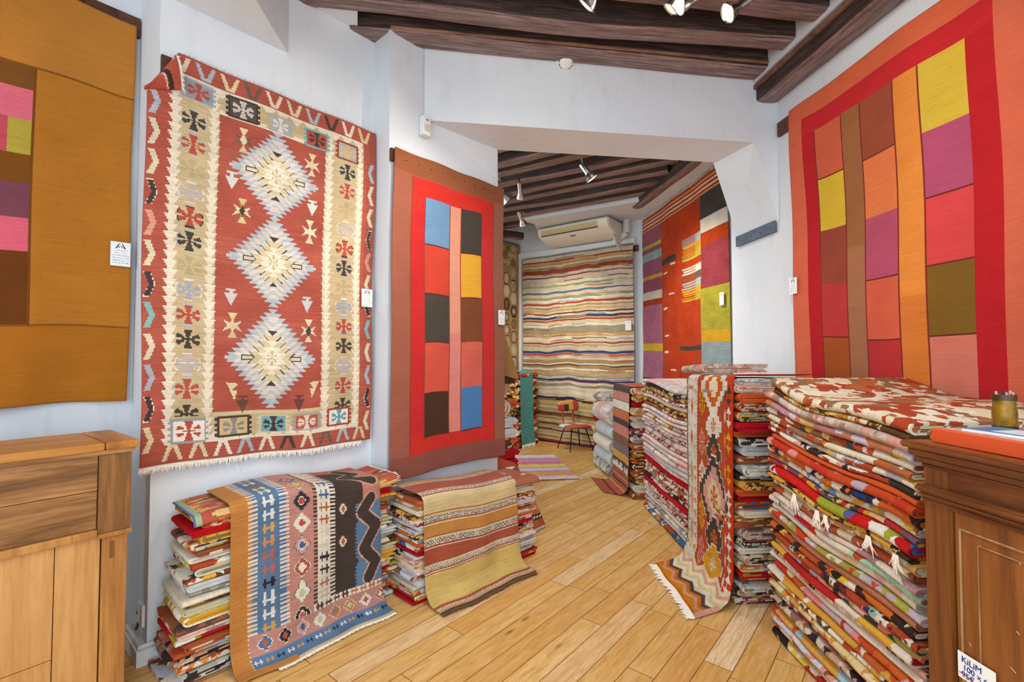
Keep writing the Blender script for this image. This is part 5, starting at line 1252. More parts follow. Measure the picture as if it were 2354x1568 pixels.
path = [(-.45, 1.205), (.0, 1.205), (.022, 1.18), (.03, .8), (.034, .4), (.045, .10), (.09, .018), (.26, .010)]
drape('draped_rug', 'broad striped rug in rust, pink, black and yellow draped over the fourth right stack', W, (1.30, 5.13), (-.05, 1), nR, .05, .70, path, mat=M_CL, wr=.004, ph=.7, shear=lambda s, V: .22*np.clip((V-.86)/.14, 0, 1)+0*s)
# ================================================================ FURNITURE AND FITTINGS
M_MAH = mat_wood('dark_mahogany', ['#4a2410', '#70401e', '#8f5628', '#a86a34'], 'z', .8, rough=.3, spec=.5, grain=.45, bmp=.08)
M_MAHX = mat_wood('dark_mahogany_rail', ['#42200f', '#653619', '#8a5228', '#ab7440'], 'y', .8, rough=.32, spec=.5, grain=.45, bmp=.08)
# ---- dark cabinet at the right
dD = unit((-.052, 1)); nD = (dD[1], -dD[0])                 # nD points into the cabinet
Cc = (1.285, 1.49)
desk = empty('cabinet', (Cc[0], Cc[1], 0)); tag(desk, 'dark mahogany panelled cabinet with moulded top, far right foreground, holding an orange book', 'cabinet')
def dk(s, i, z): return Vector((-dD[0]*s+nD[0]*i, -dD[1]*s+nD[1]*i, z))   # s towards the camera, i inwards
def dbox(mb, s0, s1, i0, i1, z0, z1, bev=0.):
    mb.poly([dk(s0, i0, z0), dk(s1, i0, z0), dk(s1, i1, z0), dk(s0, i1, z0)], (0, 0, z1-z0)); return mb
LD = .80
mb = MB(); dbox(mb, 0, LD, .022, .62, .0, 1.205); mb.build('carcass', M_MAH, desk)
for q in ((0, .075), (LD-.075, LD)): mb = MB(); dbox(mb, q[0], q[1], 0, .022, .09, 1.205); mb.build('stile', M_MAH, desk)
for q in ((.075, LD-.075, .004, 1.09, 1.10), (.075, LD-.075, .004, 1.15, 1.205), (0., LD, -.004, 0, .09)): mb = MB(); dbox(mb, q[0], q[1], q[2], .022, q[3], q[4]); mb.build('rail_board', M_MAHX, desk)
# cornice: stacked mouldings
for nm, (o0, z0, z1) in (('top_board', (-.052, 1.262, 1.282)), ('cornice', (-.036, 1.238, 1.262)), ('cornice', (-.020, 1.218, 1.238)), ('cornice', (-.008, 1.203, 1.218))):
    mb = MB(); dbox(mb, o0*.6-.0, LD+.03, o0, .62, z0, z1); bmesh.ops.bevel(mb.bm, geom=mb.bm.edges[:], offset=.005, segments=2, affect='EDGES'); mb.build(nm, M_MAHX, desk)
for (o0, z0, z1) in ((-.024, 1.128, 1.150), (-.014, 1.112, 1.128), (-.008, 1.098, 1.112)):
    mb = MB(); dbox(mb, -.012, LD+.02, o0, .03, z0, z1); bmesh.ops.bevel(mb.bm, geom=mb.bm.edges[:], offset=.006, segments=2, affect='EDGES'); mb.build('waist_moulding', M_MAHX, desk)
mb = MB(); dbox(mb, .078, LD-.078, .012, .022, 1.152, 1.202); mb.build('drawer_front', M_MAHX, desk)
door = MB(); dbox(door, .085, LD-.085, .010, .024, .10, 1.09); dr = door.build('door', M_MAH, desk)
bead = MB()
for k, (m_, w_) in enumerate(((.10, .0032), (.150, .002))):
    a_, b_, z0, z1 = .0+m_, LD-m_, .10+m_*.5, 1.10-m_*.55
    for p, q in ((dk(a_, .008, z0), dk(a_, .008, z1)), (dk(b_, .008, z0), dk(b_, .008, z1)), (dk(a_, .008, z1), dk(b_, .008, z1)), (dk(a_, .008, z0), dk(b_, .008, z0))): bead.tube(p, q, w_, n=8)
bead.build('bead', mat_wood('worn_bead_wood', ['#6a3e20', '#9c7048', '#c9a884'], 'z', 1., rough=.4), dr)
sc_ = MB(); rr = random.Random(4)
for i in range(26):
    s_, z_ = rr.uniform(.1, .5), rr.uniform(.2, 1.05); l_ = rr.uniform(.004, .02); an = rr.uniform(-1.2, -.4)
    p = dk(s_, .0085, z_); q = dk(s_+l_*math.cos(an), .0085, z_+l_*math.sin(an)); sc_.tube(p, q, .0009, n=5)
o = sc_.build('scratch', simple('scratched_wood', '#d9c0a4', .6), dr); o['kind'] = 'stuff'
# the handwritten notice
p00 = vpl(2200, 1494, Cc, dD); p10 = vpl(2287, 1547, Cc, dD)
def sD(p): return ((p.x-Cc[0])*-dD[0]+(p.y-Cc[1])*-dD[1])
s0_, s1_, zt_ = sD(p00), sD(p10), (p00.z+p10.z)/2
sg = empty('price_sign', (Cc[0], Cc[1], 0)); tag(sg, 'small white handwritten kilim price notice in blue ink taped low on the dark cabinet', 'sign')
mb = MB(); W_ = s1_-s0_; mb.poly([dk(s0_, .003, zt_-W_*.72), dk(s1_, .003, zt_-W_*.72), dk(s1_, .003, zt_), dk(s0_, .003, zt_)], Vector((-nD[0], -nD[1], 0))*.0012); mb.build('paper', M_PAPER, sg)
def text_on(s, parent, name, org, xd, size, mat, ext=.0006, thick=.0012, nrm=None, rot=0., xs=1.):
    cu = bpy.data.curves.new(name, 'FONT'); cu.body = s; cu.size = size; cu.extrude = ext; cu.offset = 0
    ob = bpy.data.objects.new(name, cu); COL.objects.link(ob)
    from mathutils import Matrix
    X = Vector(xd).normalized(); Z = Vector(nrm).normalized(); Y = Z.cross(X)
    R = Matrix((X, Y, Z)).transposed() @ Matrix.Rotation(rot, 3, 'Z')
    dg = bpy.context.evaluated_depsgraph_get(); me = bpy.data.meshes.new_from_object(ob.evaluated_get(dg))
    for v in me.vertices: v.co = R @ Vector((v.co.x*xs, v.co.y, v.co.z))+Vector(org)
    bpy.data.objects.remove(ob); bpy.data.curves.remove(cu)
    me.materials.clear(); me.materials.append(mat); return link(name, me, None, parent)
M_BLUEINK = simple('blue_felt_pen', '#1f3f8c', .7); M_REDINK = simple('red_felt_pen', '#c8202c', .7)
nDo = (-nD[0], -nD[1], 0); xdir = (-dD[0], -dD[1], 0)
th = W_*.235
text_on('KiLiM', sg, 'handwriting', dk(s0_+W_*.10, .0012, zt_-W_*.25), xdir, th, M_BLUEINK, nrm=nDo, rot=-.04)
text_on('100 x 60', sg, 'handwriting', dk(s0_+W_*.14, .0012, zt_-W_*.45), xdir, th*.92, M_BLUEINK, nrm=nDo, rot=-.04)
text_on('95\u20ac', sg, 'handwriting', dk(s0_+W_*.10, .0012, zt_-W_*.65), xdir, th*.92, M_BLUEINK, nrm=nDo, rot=-.04)
mb = MB(); mb.tube(dk(s0_+W_*.04, .0012, zt_-W_*.575), dk(s0_+W_*.42, .0012, zt_-W_*.61), .0012, n=6); mb.build('strike_through', M_REDINK, sg)
# things on the cabinet
zt_ = 1.282
b0 = dk(.115, .0, 0)
bk = empty('book', (Cc[0], Cc[1], 0)); tag(bk, 'large thick orange covered book lying on top of the dark cabinet', 'book')
mb = MB(); dbox(mb, .018, .42, .008, .36, zt_+.001, zt_+.043); bmesh.ops.bevel(mb.bm, geom=mb.bm.edges[:], offset=.002, segments=1, affect='EDGES'); mb.build('cover', simple('orange_cover', '#d8552a', .45), bk)
mb = MB(); dbox(mb, .03, .40, .03, .34, zt_+.043, zt_+.0445); mb.build('cover_picture', simple('cover_picture', '#d9b4a0', .25, var=.25, vscale=40), bk)
br = empty('booklet', (Cc[0], Cc[1], 0)); tag(br, 'thin blue and white booklet lying on the orange book', 'booklet')
def rot2(s, i, cs, ci, an): return (cs+(s-cs)*math.cos(an)-(i-ci)*math.sin(an), ci+(s-cs)*math.sin(an)+(i-ci)*math.cos(an))
def rquad(mb, s0, s1, i0, i1, z0, z1, an):
    cs, ci = (s0+s1)/2, (i0+i1)/2; mb.poly([dk(*rot2(s, i, cs, ci, an), z0) for s, i in ((s0, i0), (s1, i0), (s1, i1), (s0, i1))], (0, 0, z1-z0))
mb = MB(); rquad(mb, .085, .345, .045, .17, zt_+.0455, zt_+.053, .12); mb.build('pages', simple('booklet_pages', '#e9ecef', .5), br)
mb = MB(); rquad(mb, .085, .345, .045, .17, zt_+.053, zt_+.0545, .12); mb.build('cover', simple('booklet_blue', '#3f84b4', .3), br)
mb = MB(); rquad(mb, .15, .31, .06, .15, zt_+.0545, zt_+.0550, .12); mb.build('label', simple('booklet_white', '#dfe7ec', .3), br)
pc = dk(.058, .205, 0)+Vector((Cc[0], Cc[1], 0))
pot = empty('pen_pot', (pc.x, pc.y, zt_+.045)); tag(pot, 'brown and gold pen pot crowded with pens at the right edge on the cabinet', 'pen pot')
mb = MB(); mb.lathe([(.0, 0), (.024, 0), (.027, .01), (.029, .045), (.026, .075), (.028, .100), (.026, .102), (.024, .100), (.024, .01), (.0, .008)], (0, 0, 0), (0, 0, 1), 28); mb.build('cup', simple('amber_glaze', '#8f6a14', .2, .3, var=.3, vscale=60), pot, True)
mb = MB(); mb.lathe([(.0270, .086), (.0290, .086), (.0290, .103), (.0270, .103)], (0, 0, 0), (0, 0, 1), 28); mb.build('rim_band', simple('brown_band', '#4a2c10', .3), pot, True)
mb = MB(); mb.lathe([(.0, -.0), (.029, -.0), (.029, .007), (.027, .009)], (0, 0, 0), (0, 0, 1), 28); mb.build('base_ring', simple('black_base', '#1a1614', .3), pot, True)
rr = random.Random(2)
for i in range(9):
    a_ = i*.7; mb = MB(); p = Vector((math.cos(a_)*.012, math.sin(a_)*.012, .012)); q = Vector((math.cos(a_)*.019, math.sin(a_)*.019, .104+rr.uniform(0, .010)))
    mb.tube(p, q, .0030, n=8); mb.build('pen', simple('pen_%d' % (i % 4), ['#c9b8b0', '#3a3432', '#a8a29c', '#8a5a4a'][i % 4], .4), pot)
pc2 = dk(.105, .262, 0)+Vector((Cc[0], Cc[1], 0))
box = empty('glass_jar', (pc2.x, pc2.y, zt_+.045)); tag(box, 'clear blue tinted glass jar beside the pen pot on the cabinet', 'jar')
gm, nt, b = newmat('blue_glass'); b.inputs['Base Color'].default_value = C4('#a9c8dc'); b.inputs['Roughness'].default_value = .08; b.inputs['Transmission Weight'].default_value = .7
mb = MB(); mb.lathe([(.0, 0), (.022, 0), (.024, .004), (.024, .096), (.022, .096), (.022, .006), (0, .005)], (0, 0, .006), (0, 0, 1), 24); mb.build('glass', gm, box, True)
mb = MB(); mb.lathe([(.0, 0), (.027, 0), (.027, .006), (0, .0065)], (0, 0, 0), (0, 0, 1), 24); mb.build('base', MAT['black_base'], box, True)

# ---- pale oak counter at the left
M_OAKH = mat_wood('weathered_oak', ['#50341c', '#855c34', '#b08150', '#c89a66'], 'x', .9, rough=.55, grain=.75, bmp=.35)
M_OAKV = mat_wood('oak_post', ['#7a4f22', '#a5703a', '#bd8748', '#c9955a'], 'z', .7, rough=.5, grain=.5)
M_ELM = mat_wood('pale_elm', ['#a06c34', '#bd8a50', '#cb9a60', '#d6a970'], 'z', .75, rough=.45, grain=.5, bmp=.15); M_TOP = mat_wood('oak_top', ['#8a5420', '#b57a38', '#cf954c'], 'x', .5, rough=.4, grain=.4, bmp=.1)
dO = unit((.755, 1)); cO = (-1.72, 2.16)
ctr = empty('counter', (cO[0], cO[1], 0), math.atan2(dO[1], dO[0])); tag(ctr, 'pale oak and elm planked counter at lower left in front of the ochre patchwork', 'counter')
# local: x along the front towards the right end (0 at the right corner, negative to the left), y = towards the wall
def cb(name, x0, x1, y0, y1, z0, z1, mat, bev=.003, par=None):
    mb = MB(); mb.box(((x0+x1)/2, (y0+y1)/2, (z0+z1)/2), (x1-x0, y1-y0, z1-z0), bev=bev); return mb.build(name, mat, par or ctr)
cb('carcass', -2.2, -.01, .03, .40, 0, 1.10, M_OAKV)
tp = cb('worktop', -2.25, -.10, -.022, .43, 1.135, 1.168, M_TOP, .006)
cb('worktop_end', -.098, .022, -.024, .43, 1.134, 1.170, mat_wood('oak_top_end', ['#8a5420', '#b57a38', '#c98f48'], 'y', .6, rough=.4), .012)
cb('edge_moulding', -2.2, .012, -.010, .41, 1.115, 1.135, M_OAKH, .004)
cb('corner_post', -.115, .0, -.006, .055, .775, 1.115, mat_wood('weathered_post', ['#5a3a1c', '#8f6234', '#b58648'], 'z', .8, rough=.6, grain=.7, bmp=.3), .006)
for i, (z0, z1) in enumerate(((.965, 1.115), (.80, .962))): cb('fascia_board', -2.2, -.118, .0+.002*i, .03, z0, z1, M_OAKH, .002)
cb('lower_rail', -2.2, -.116, -.012, .03, .765, .798, M_OAKV, .006); cb('lower_rail', -.115, .004, -.012, .055, .755, .775, M_OAKV, .005)
cb('corner_post', -.098, -.010, -.002, .05, 0, .755, M_OAKV, .004)
cb('peg', -.072, -.056, -.004, 0, .66, .735, mat_wood('peg_wood', ['#6a431d', '#8a5e2e'], 'z'), .001)
x = -.102
for i, wd in enumerate((.145, .25, .27, .3, .28, .3, .3)):
    zc_ = [.0, .31, .24, .0, .3, 0, 0][i]
    if zc_:
        cb('panel_board', x-wd+.0015, x-.0015, .004, .03, zc_+.0015, .765, M_ELM, .0015); cb('panel_board', x-wd+.0015, x-.0015, .006, .03, .0, zc_-.0015, M_ELM, .0015)
    else: cb('panel_board', x-wd+.0015, x-.0015, .004, .03, 0, .765, M_ELM, .0015)
    x -= wd

# ---- chair before the striped rug
M_BLK = simple('black_steel', '#1c1a1c', .35, .6); M_FOOT = simple('white_plastic_foot', '#e6e6e2', .4)
ch0 = zpl(1321, 1031); 
chair = empty('patchwork_chair', (ch0.x-.015, ch0.y-.17, 0), math.radians(24)); tag(chair, 'small low chair with patchwork fabric seat and back on black metal legs', 'chair')
def pillow(name, w, d, h, z, mat_list, rotx=0., y=0., parent=None, seg=(18, 12)):
    """soft rounded pad; faces coloured in blocks"""
    V, Fc, Cc_ = [], [], []
    nx, ny = seg
    for side in (1, -1):
        for j in range(ny+1):
            for i in range(nx+1):
                u, v = i/nx*2-1, j/ny*2-1
                x_ = u*w/2*math.sqrt(1-v*v*.18); y_ = v*d/2*math.sqrt(1-u*u*.18)
                e = max(0, (1-abs(u)**5)*(1-abs(v)**5)); z_ = side*h/2*e**.45
                V.append((x_, y_, z_))
    m = (nx+1)*(ny+1)
    for j in range(ny):
        for i in range(nx):
            a = j*(nx+1)+i; Fc.append((a, a+1, a+nx+2, a+nx+1)); Fc.append((m+a, m+a+nx+1, m+a+nx+2, m+a+1)); Cc_ += [(i, j), (i, j)]
    me = meshfrom(name, V, Fc, True)
    bm = bmesh.new(); bm.from_mesh(me); bmesh.ops.remove_doubles(bm, verts=bm.verts[:], dist=1e-5); bm.to_mesh(me); bm.free()
    ca = me.color_attributes.new('weave', 'FLOAT_COLOR', 'CORNER')
    for pl in me.polygons:
        c = pl.center; col = mat_list(c.x/(w/2), c.y/(d/2), c.z); 
        for l in pl.loop_indices: ca.data[l].color = C4(col)
    uvl = me.uv_layers.new(name='UVMap')
    for l in me.loops: uvl.data[l.index].uv = (me.vertices[l.vertex_index].co.x, me.vertices[l.vertex_index].co.y)
    o = link(name, me, M_CL, parent); o.location = (0, y, z); o.rotation_euler = (rotx, 0, 0); return o
def seatcol(u, v, z):
    if u < -.35 and v > -.1: return '#dfe3ea'
    if u > .25 and v > -.2: return '#d4d2c8'
    if u < 0: return '#b85a26'
    return '#c23a1c' if v < .2 else '#bf6030'
def backcol(u, v, z):
    if v > .35 and u < .45: return '#d29a24'
    if u < -.45: return '#bd2418'
    if u < -.05: return '#3f3a20' if v < .4 else '#d29a24'
    if u < .4: return '#cf982c'
    return '#c02a18'
pillow('seat', .47, .40, .055, .395, seatcol, parent=chair)
pillow('backrest', .40, .17, .04, .70, backcol, rotx=math.radians(82), y=.215, parent=chair)
for sx in (-1, 1):
    for sy in (-1, 1):
        mb = MB(); p = Vector((sx*.13, sy*.11, .375)); q = Vector((sx*.215, sy*.20, .012)); mb.tube(p, q, .0105, .0075, n=10); lg = mb.build('leg', M_BLK, chair, True)
        mb = MB(); mb.tube(q, q-Vector((0, 0, .012)), .011, n=10); mb.build('foot_cap', M_FOOT, lg)
    mb = MB(); a_ = Vector((sx*.10, .15, .385)); b_ = Vector((sx*.10, .215, .46)); c_ = Vector((sx*.10, .235, .66))
    mb.tube(a_, b_, .012); mb.tube(b_, c_, .014); mb.build('back_support', simple('striped_sleeve', '#9c4a34', .8, var=.5, vscale=90), chair)

# ---- air conditioner under the soffit
M_AC = simple('ac_plastic', '#e6e2d4', .35); M_ACV = simple('ac_louvre', '#cdb98c', .5); M_DK = simple('dark_gap', '#4a443c', .8)
acL = onK(1243, 510, .55); acR = onK(1400, 510, .55)
sAC = ((acL.x+acR.x)/2, (acL.y+acR.y)/2)
ac = empty('air_conditioner', (sAC[0], sAC[1], 3.44), math.atan2(-dK[1], -dK[0])); tag(ac, 'cream ceiling mounted air conditioner above the striped rug on the back wall', 'air conditioner')
wA = (acL-acR).length*1.02
# local x along the wall to the right, y towards the wall, profile in y-z
prof = [(-.05, .25), (-.075, .225), (-.07, .16), (-.02, .10), (.30, .01), (.40, .0), (.50, .03), (.54, .10), (.55, .25)]
mb = MB(); mb.poly([(-wA/2, y, z) for y, z in prof], (wA, 0, 0)); bmesh.ops.bevel(mb.bm, geom=[e for e in mb.bm.edges if abs(e.verts[0].co.x-e.verts[1].co.x) < 1e-5], offset=.02, segments=3, affect='EDGES'); mb.build('casing', M_AC, ac, True)
mb = MB(); mb.poly([(-wA*.45, -.081, .205), (-wA*.45, -.079, .165), (-wA*.45, -.037, .112), (-wA*.45, -.030, .120), (-wA*.45, -.070, .17), (-wA*.45, -.07, .205)], (wA*.80, 0, 0)); mb.build('louvre', M_ACV, ac)
mb = MB(); mb.box((-wA*.05, -.046, .114), (wA*.8, .02, .012)); mb.build('outlet_gap', M_DK, ac)
mb = MB(); mb.box((-wA*.03, .06, .072), (.09, .03, .006), rot=__import__('mathutils').Matrix.Rotation(-.27, 3, 'X')); mb.build('badge', simple('badge', '#5a5a58', .5), ac)
mb = MB(); mb.poly([(wA/2-.02, .10, .02), (wA/2-.02, .42, .005), (wA/2-.02, .36, -.22), (wA/2-.02, .34, -.22)], (.012, 0, 0)); mb.build('drain_cover', M_AC, ac)
dct = MB(); k0 = onK(1440, 490, .10); k1 = onK(1440, 535, .10); k2 = onK(1410, 560, .10); k3 = onK(1405, 487, .11)
for p, q in ((k3, k0), (k0, k1), (k1, k2)): dct.tube(p, q, .055, n=14)
dct.build('pipe_duct', simple('duct_white', '#e4e6e8', .45))
bpy.data.objects['pipe_duct']['label'] = 'white pipe duct curving down beside the air conditioner'; bpy.data.objects['pipe_duct']['category'] = 'duct'

# ---- smoke detector, motion sensor, wall socket
hn = Vector((.1397, -.990, 0))
def on_header(px, py, o=0.): 
    v = vpl(px, py, (-.66, 3.513), (.990, .1397)); return v+hn*o
c = on_header(1299, 140)
sd_ = empty('smoke_detector', c); tag(sd_, 'round white smoke detector at the top of the white header wall', 'smoke detector')
up = (hn*.75+Vector((0, 0, -.66))).normalized()
mb = MB(); mb.lathe([(.0, -.03), (.070, -.03), (.074, .010), (.070, .024), (.056, .030), (.052, .048), (.036, .062), (.0, .064)], (0, 0, 0), up, 32); mb.build('housing', simple('detector_plastic', '#ecebe6', .4), sd_, True)
mb = MB(); 
q_ = up.to_track_quat('Z', 'Y').to_matrix()
for i in range(14):
    a_ = i*math.tau/14; mb.box(q_ @ Vector((math.cos(a_)*.0545, math.sin(a_)*.0545, .039)), (.006, .012, .012), rot=q_ @ __import__('mathutils').Matrix.Rotation(a_, 3, 'Z'))
o = mb.build('vent_slot', M_DK, sd_); o['kind'] = 'stuff'
def onB(px, py, o=0.): v = vpl(px, py, B0, dB); return v+Vector((-nB[0]*o, -nB[1]*o, 0))
c = onB(972, 294)
ps = empty('motion_sensor', c, math.atan2(dB[1], dB[0])); tag(ps, 'small white motion sensor high on the wall left of the header', 'motion sensor')
mb = MB(); mb.box((0, -.028, 0), (.075, .05, .145), bev=.016); mb.build('housing', MAT['detector_plastic'], ps, True)
mb = MB(); mb.box((0, -.0545, -.018), (.05, .004, .05), bev=.002); mb.build('lens', simple('sensor_lens', '#cfcfc8', .2), ps)
mb = MB(); mb.box((0, -.054, .042), (.02, .004, .006)); mb.build('indicator', M_DK, ps)
c = Vector((PA[0]-dA[0]*.02, PA[1]-dA[1]*.02, .20))+Vector((nA[0]*.10, nA[1]*.10, 0))
so = empty('wall_socket', c, math.atan2(nA[1], nA[0])+math.pi); tag(so, 'white surface mounted electrical socket low on the wall corner behind the oak counter', 'socket')
mb = MB(); mb.box((0, .035, 0), (.10, .055, .11), bev=.006); mb.build('box', simple('socket_plastic', '#e4e6e8', .4), so)
mb = MB(); mb.box((0, .067, 0), (.075, .01, .085), bev=.004); mb.build('face_plate', simple('socket_plate', '#eceeee', .35), so)
mb = MB(); mb.tube((-.045, .02, -.04), (-.085, .012, -.11), .006); mb.tube((-.045, .02, .05), (-.06, .01, -.02), .005); mb.build('cable', simple('brown_cable', '#6b3a2a', .6), so)

# ---- spot lamps
M_CHR = simple('chrome', '#c9c9c9', .18, 1.); M_BULB = simple('lit_bulb', '#fff6e0', .4, emit=('#fff0cc', 14.)); M_LED = simple('spot_glass', '#fff8ea', .3, emit=('#fff3da', .5)); M_BRS = simple('brass_arm', '#b08a58', .35, .9)
def spot_lamp(label, top, head, aim, r=.055, lit=True, flare=True, watts=0., ang=60, col=(1, .86, .68), soft=.05, group='ceiling spot lamps'):
    """head: lamp centre; top: where its arm meets the ceiling; aim: point it looks at"""
    head = Vector(head); top = Vector(top); d_ = (Vector(aim)-head).normalized(); root = empty('spot_lamp', head); tag(root, label, 'spotlight', group)
    L_ = .15
    mb = MB(); mb.lathe([(0, -L_), (r*.42, -L_), (r*.45, -L_+.01), (r*.45, -.03), (r*.62, -.005), (r*.95, .035), (r, .05), (r*1.06, .055), (r*1.0, .060), (r*.88, .052), (0, .045)], (0, 0, 0), d_, 26); mb.build('shade', M_CHR, root, True)
    mb = MB(); mb.lathe([(0, .062), (r*.5, .060), (r*.86, .054), (r*.86, .050), (0, .05)], (0, 0, 0), d_, 26); mb.build('bulb', M_BULB if lit else M_LED, root, True)
    mb = MB(); j = -d_*L_*.8; mb.tube(top-head, j+Vector((0, 0, .03)), .007, n=10); mb.tube(j+Vector((0, 0, .03)), j, .010, n=10); mb.build('arm', M_BRS if flare else M_FOOT, root, True)
    mb = MB(); mb.tube(top-head+Vector((0, 0, .0)), top-head-Vector((0, 0, .022)), .028, n=18); mb.build('ceiling_rose', M_CHR, root, True)
    if watts:
        l = bpy.data.lights.new('spot_light', 'SPOT'); l.energy = watts; l.spot_size = math.radians(ang); l.spot_blend = .9; l.color = col; l.shadow_soft_size = soft
        lo = bpy.data.objects.new('spot_light', l); COL.objects.link(lo); lo.parent = root; lo.location = d_*.075; lo.rotation_euler = d_.to_track_quat('-Z', 'Y').to_euler()
    return root
def ppt(px, py, Y):
    r = ray(px, py); t = Y/r[1]; return Vector((r[0]*t, Y, CAMH+r[2]*t))
AT = lambda px, py, P_, d_: vpl(px, py, P_, d_)
h1_ = ppt(1362, -8, 2.75); spot_lamp('lit spot lamp just showing at the top edge above the smoke detector', h1_+Vector((.0, .0, .30)), h1_, AT(975, 560, B0, dB), watts=45, ang=52)
h2_ = ppt(1556, 2, 2.85); spot_lamp('leftmost of the close pair of spot lamps at the top edge', h2_+Vector((.03, 0, .25)), h2_, AT(1010, 700, B0, dB), r=.05, lit=False)
h3_ = ppt(1583, 2, 2.8); spot_lamp('bright spot lamp, right one of the close pair at the top edge', h3_+Vector((.05, 0, .25)), h3_, AT(640, 420, PA, dA), watts=70, ang=48)
h4_ = ppt(1690, 18, 2.75); spot_lamp('bright spot lamp nearest the right hand beam at the top edge', h4_+Vector((-.06, 0, .2)), h4_, AT(625, 760, PA, dA), watts=55, ang=48)
h5_ = ppt(1354, 402, 5.4); spot_lamp('lit spot lamp hanging in the middle of the back room ceiling', h5_+Vector((-.09, .02, .22)), h5_, (2.2, 5.6, 1.9), r=.075, flare=False, watts=110, ang=80)
h6_ = ppt(1196, 445, 5.9); spot_lamp('upper small chrome spot lamp with exposed hook in the back room', h6_+Vector((-.03, 0, .18)), h6_, (.25, 7.0, 2.6), r=.055, lit=False, watts=70, ang=90)
h7_ = ppt(1158, 452, 5.2); spot_lamp('large chrome spot lamp half hidden by the doorway edge', h7_+Vector((-.05, 0, .2)), h7_, (1.3, 5.8, 2.2), r=.085, lit=False)
h8_ = ppt(1200, 508, 6.6); spot_lamp('lowest chrome spot lamp in the back room, left of the air conditioner', h8_+Vector((.03, 0, .12)), h8_, (1.0, 8.3, 1.7), r=.055, lit=False, watts=120, ang=70)

spot_lamp('spot lamp on the front ceiling aimed at the right wall patchwork', (.55, 1.6, 4.05), (.6, 1.6, 3.78), AT(2010, 420, HR, dR), watts=60, ang=62)
spot_lamp('second spot lamp on the front ceiling aimed at the right wall patchwork', (.5, .7, 4.05), (.55, .7, 3.78), AT(2230, 560, HR, dR), watts=42, ang=62)
spot_lamp('added unseen downward spot lamp on the front ceiling over the middle of the floor', (.05, 2.3, 4.05), (.05, 2.32, 3.80), (.1, 2.5, 0), watts=92, ang=150, col=(1, .95, .88), soft=.12)  # out of view, added to brighten the floor
spot_lamp('added unseen downward spot lamp on the front ceiling near the shop window', (.3, .9, 4.05), (.3, .92, 3.80), (.4, 1.3, 0), watts=55, ang=150, col=(1, .95, .88), soft=.12)  # another unseen lamp, added to lift the floor and stack tops
spot_lamp('added unseen downward spot lamp between the beams of the back room', (.9, 5.0, 4.0), (.9, 5.0, 3.78), (.75, 5.4, 0), lit=False, watts=80, ang=150, col=(1, .95, .88), soft=.12)  # hidden behind the header, added to brighten the back room floor
# ================================================================ BACK ROOM FLOOR THINGS
# small pastel rug on the floor
c00, c10, c11, c01 = zpl(1178, 1050), zpl(1276, 1049), zpl(1333, 1101), zpl(1196, 1106)
W = Weave(1.05, .72, .0095, '#e0dcdc')
y = 0
for h_, c in ((.08, '#d9d6e2'), (.025, '#d9b8c4'), (.075, '#df74c0'), (.022, '#e4d4d4'), (.07, '#cf7484'), (.022, '#e0c890'), (.085, '#ecc24a'), (.022, '#c9b07a'), (.09, '#cdc0d4'), (.022, '#c4a480'), (.10, '#e0924c'), (.02, '#d9c4b8'), (.05, '#dcc8c4')):
    W.rect(0, y, 1.05, y+h_, c)
    if h_ < .03:
        k = (W.Y >= y) & (W.Y < y+h_) & ((W.X % .05) < .025); W.m(k, '#8a6a5a')
    y += h_
ny, nx = W.ny, W.nx; u = np.linspace(0, 1, nx+1)[None, :, None]; v = np.linspace(0, 1, ny+1)[:, None, None]
G = (np.array(c00)*(1-u)+np.array(c10)*u)*(1-v)+(np.array(c01)*(1-u)+np.array(c11)*u)*v; G[..., 2] = .009+.0015*np.sin(u[..., 0]*20)*np.ones_like(G[..., 2])
o = grid_mesh('floor_kilim', G, -.007, W, mat=M_CL, uvs=(1.05, .72)); tag(o, 'small pink, yellow and lilac striped kilim lying on the floor past the doorway', 'rug')
fringe('fringe', [G[0, i] for i in range(0, nx+1, 5)], (0, 1, 0), M_YARN, o, 90, .05, .003, .3)
fringe('fringe', [G[-1, i] for i in range(0, nx+1, 5)], (0, -1, 0), simple('pink_yarn', '#c9948c', .95), o, 110, .03, .003, .3)

# pile just past the doorway: folded rugs, cushions of cloth, rolled rugs
dP = unit((.85, .5)); nP = (-dP[1], dP[0])
BP = (-.62, 4.95)
def pile_item(key, x0, x1, z0, h, where, seed, fold='end', th=.022, y0=0., cat='folded rug', kind='folded_kilim', puff=.8):
    o = folded(kind, BP, dP, nP, x0, x1, y0, .55, z0, h, lambda x, z: 0, PAL[key], seed, fold, th, 14, puff=puff); tag(o, where, cat); return o
pile_item('oran', -.1, .76, .002, .17, 'rust folded rug at the bottom of the pile past the doorway edge', 41)
pile_item('mage', -.1, .80, .174, .13, 'dark folded rug just under the crimson one past the doorway edge', 42)
pile_item('crim', -.1, .80, .306, .18, 'thick crimson folded textile in the pile past the doorway edge', 43, th=.03)
pile_item('dark', -.1, .70, .488, .05, 'thin dark folded cloth between the crimson and ochre ones past the doorway', 44)
pile_item('must', -.1, .70, .540, .09, 'ochre folded cloth under the white blanket past the doorway edge', 45)
pile_item('grey', -.1, .79, .632, .21, 'thick white folded blanket in the pile past the doorway edge', 46, th=.026)
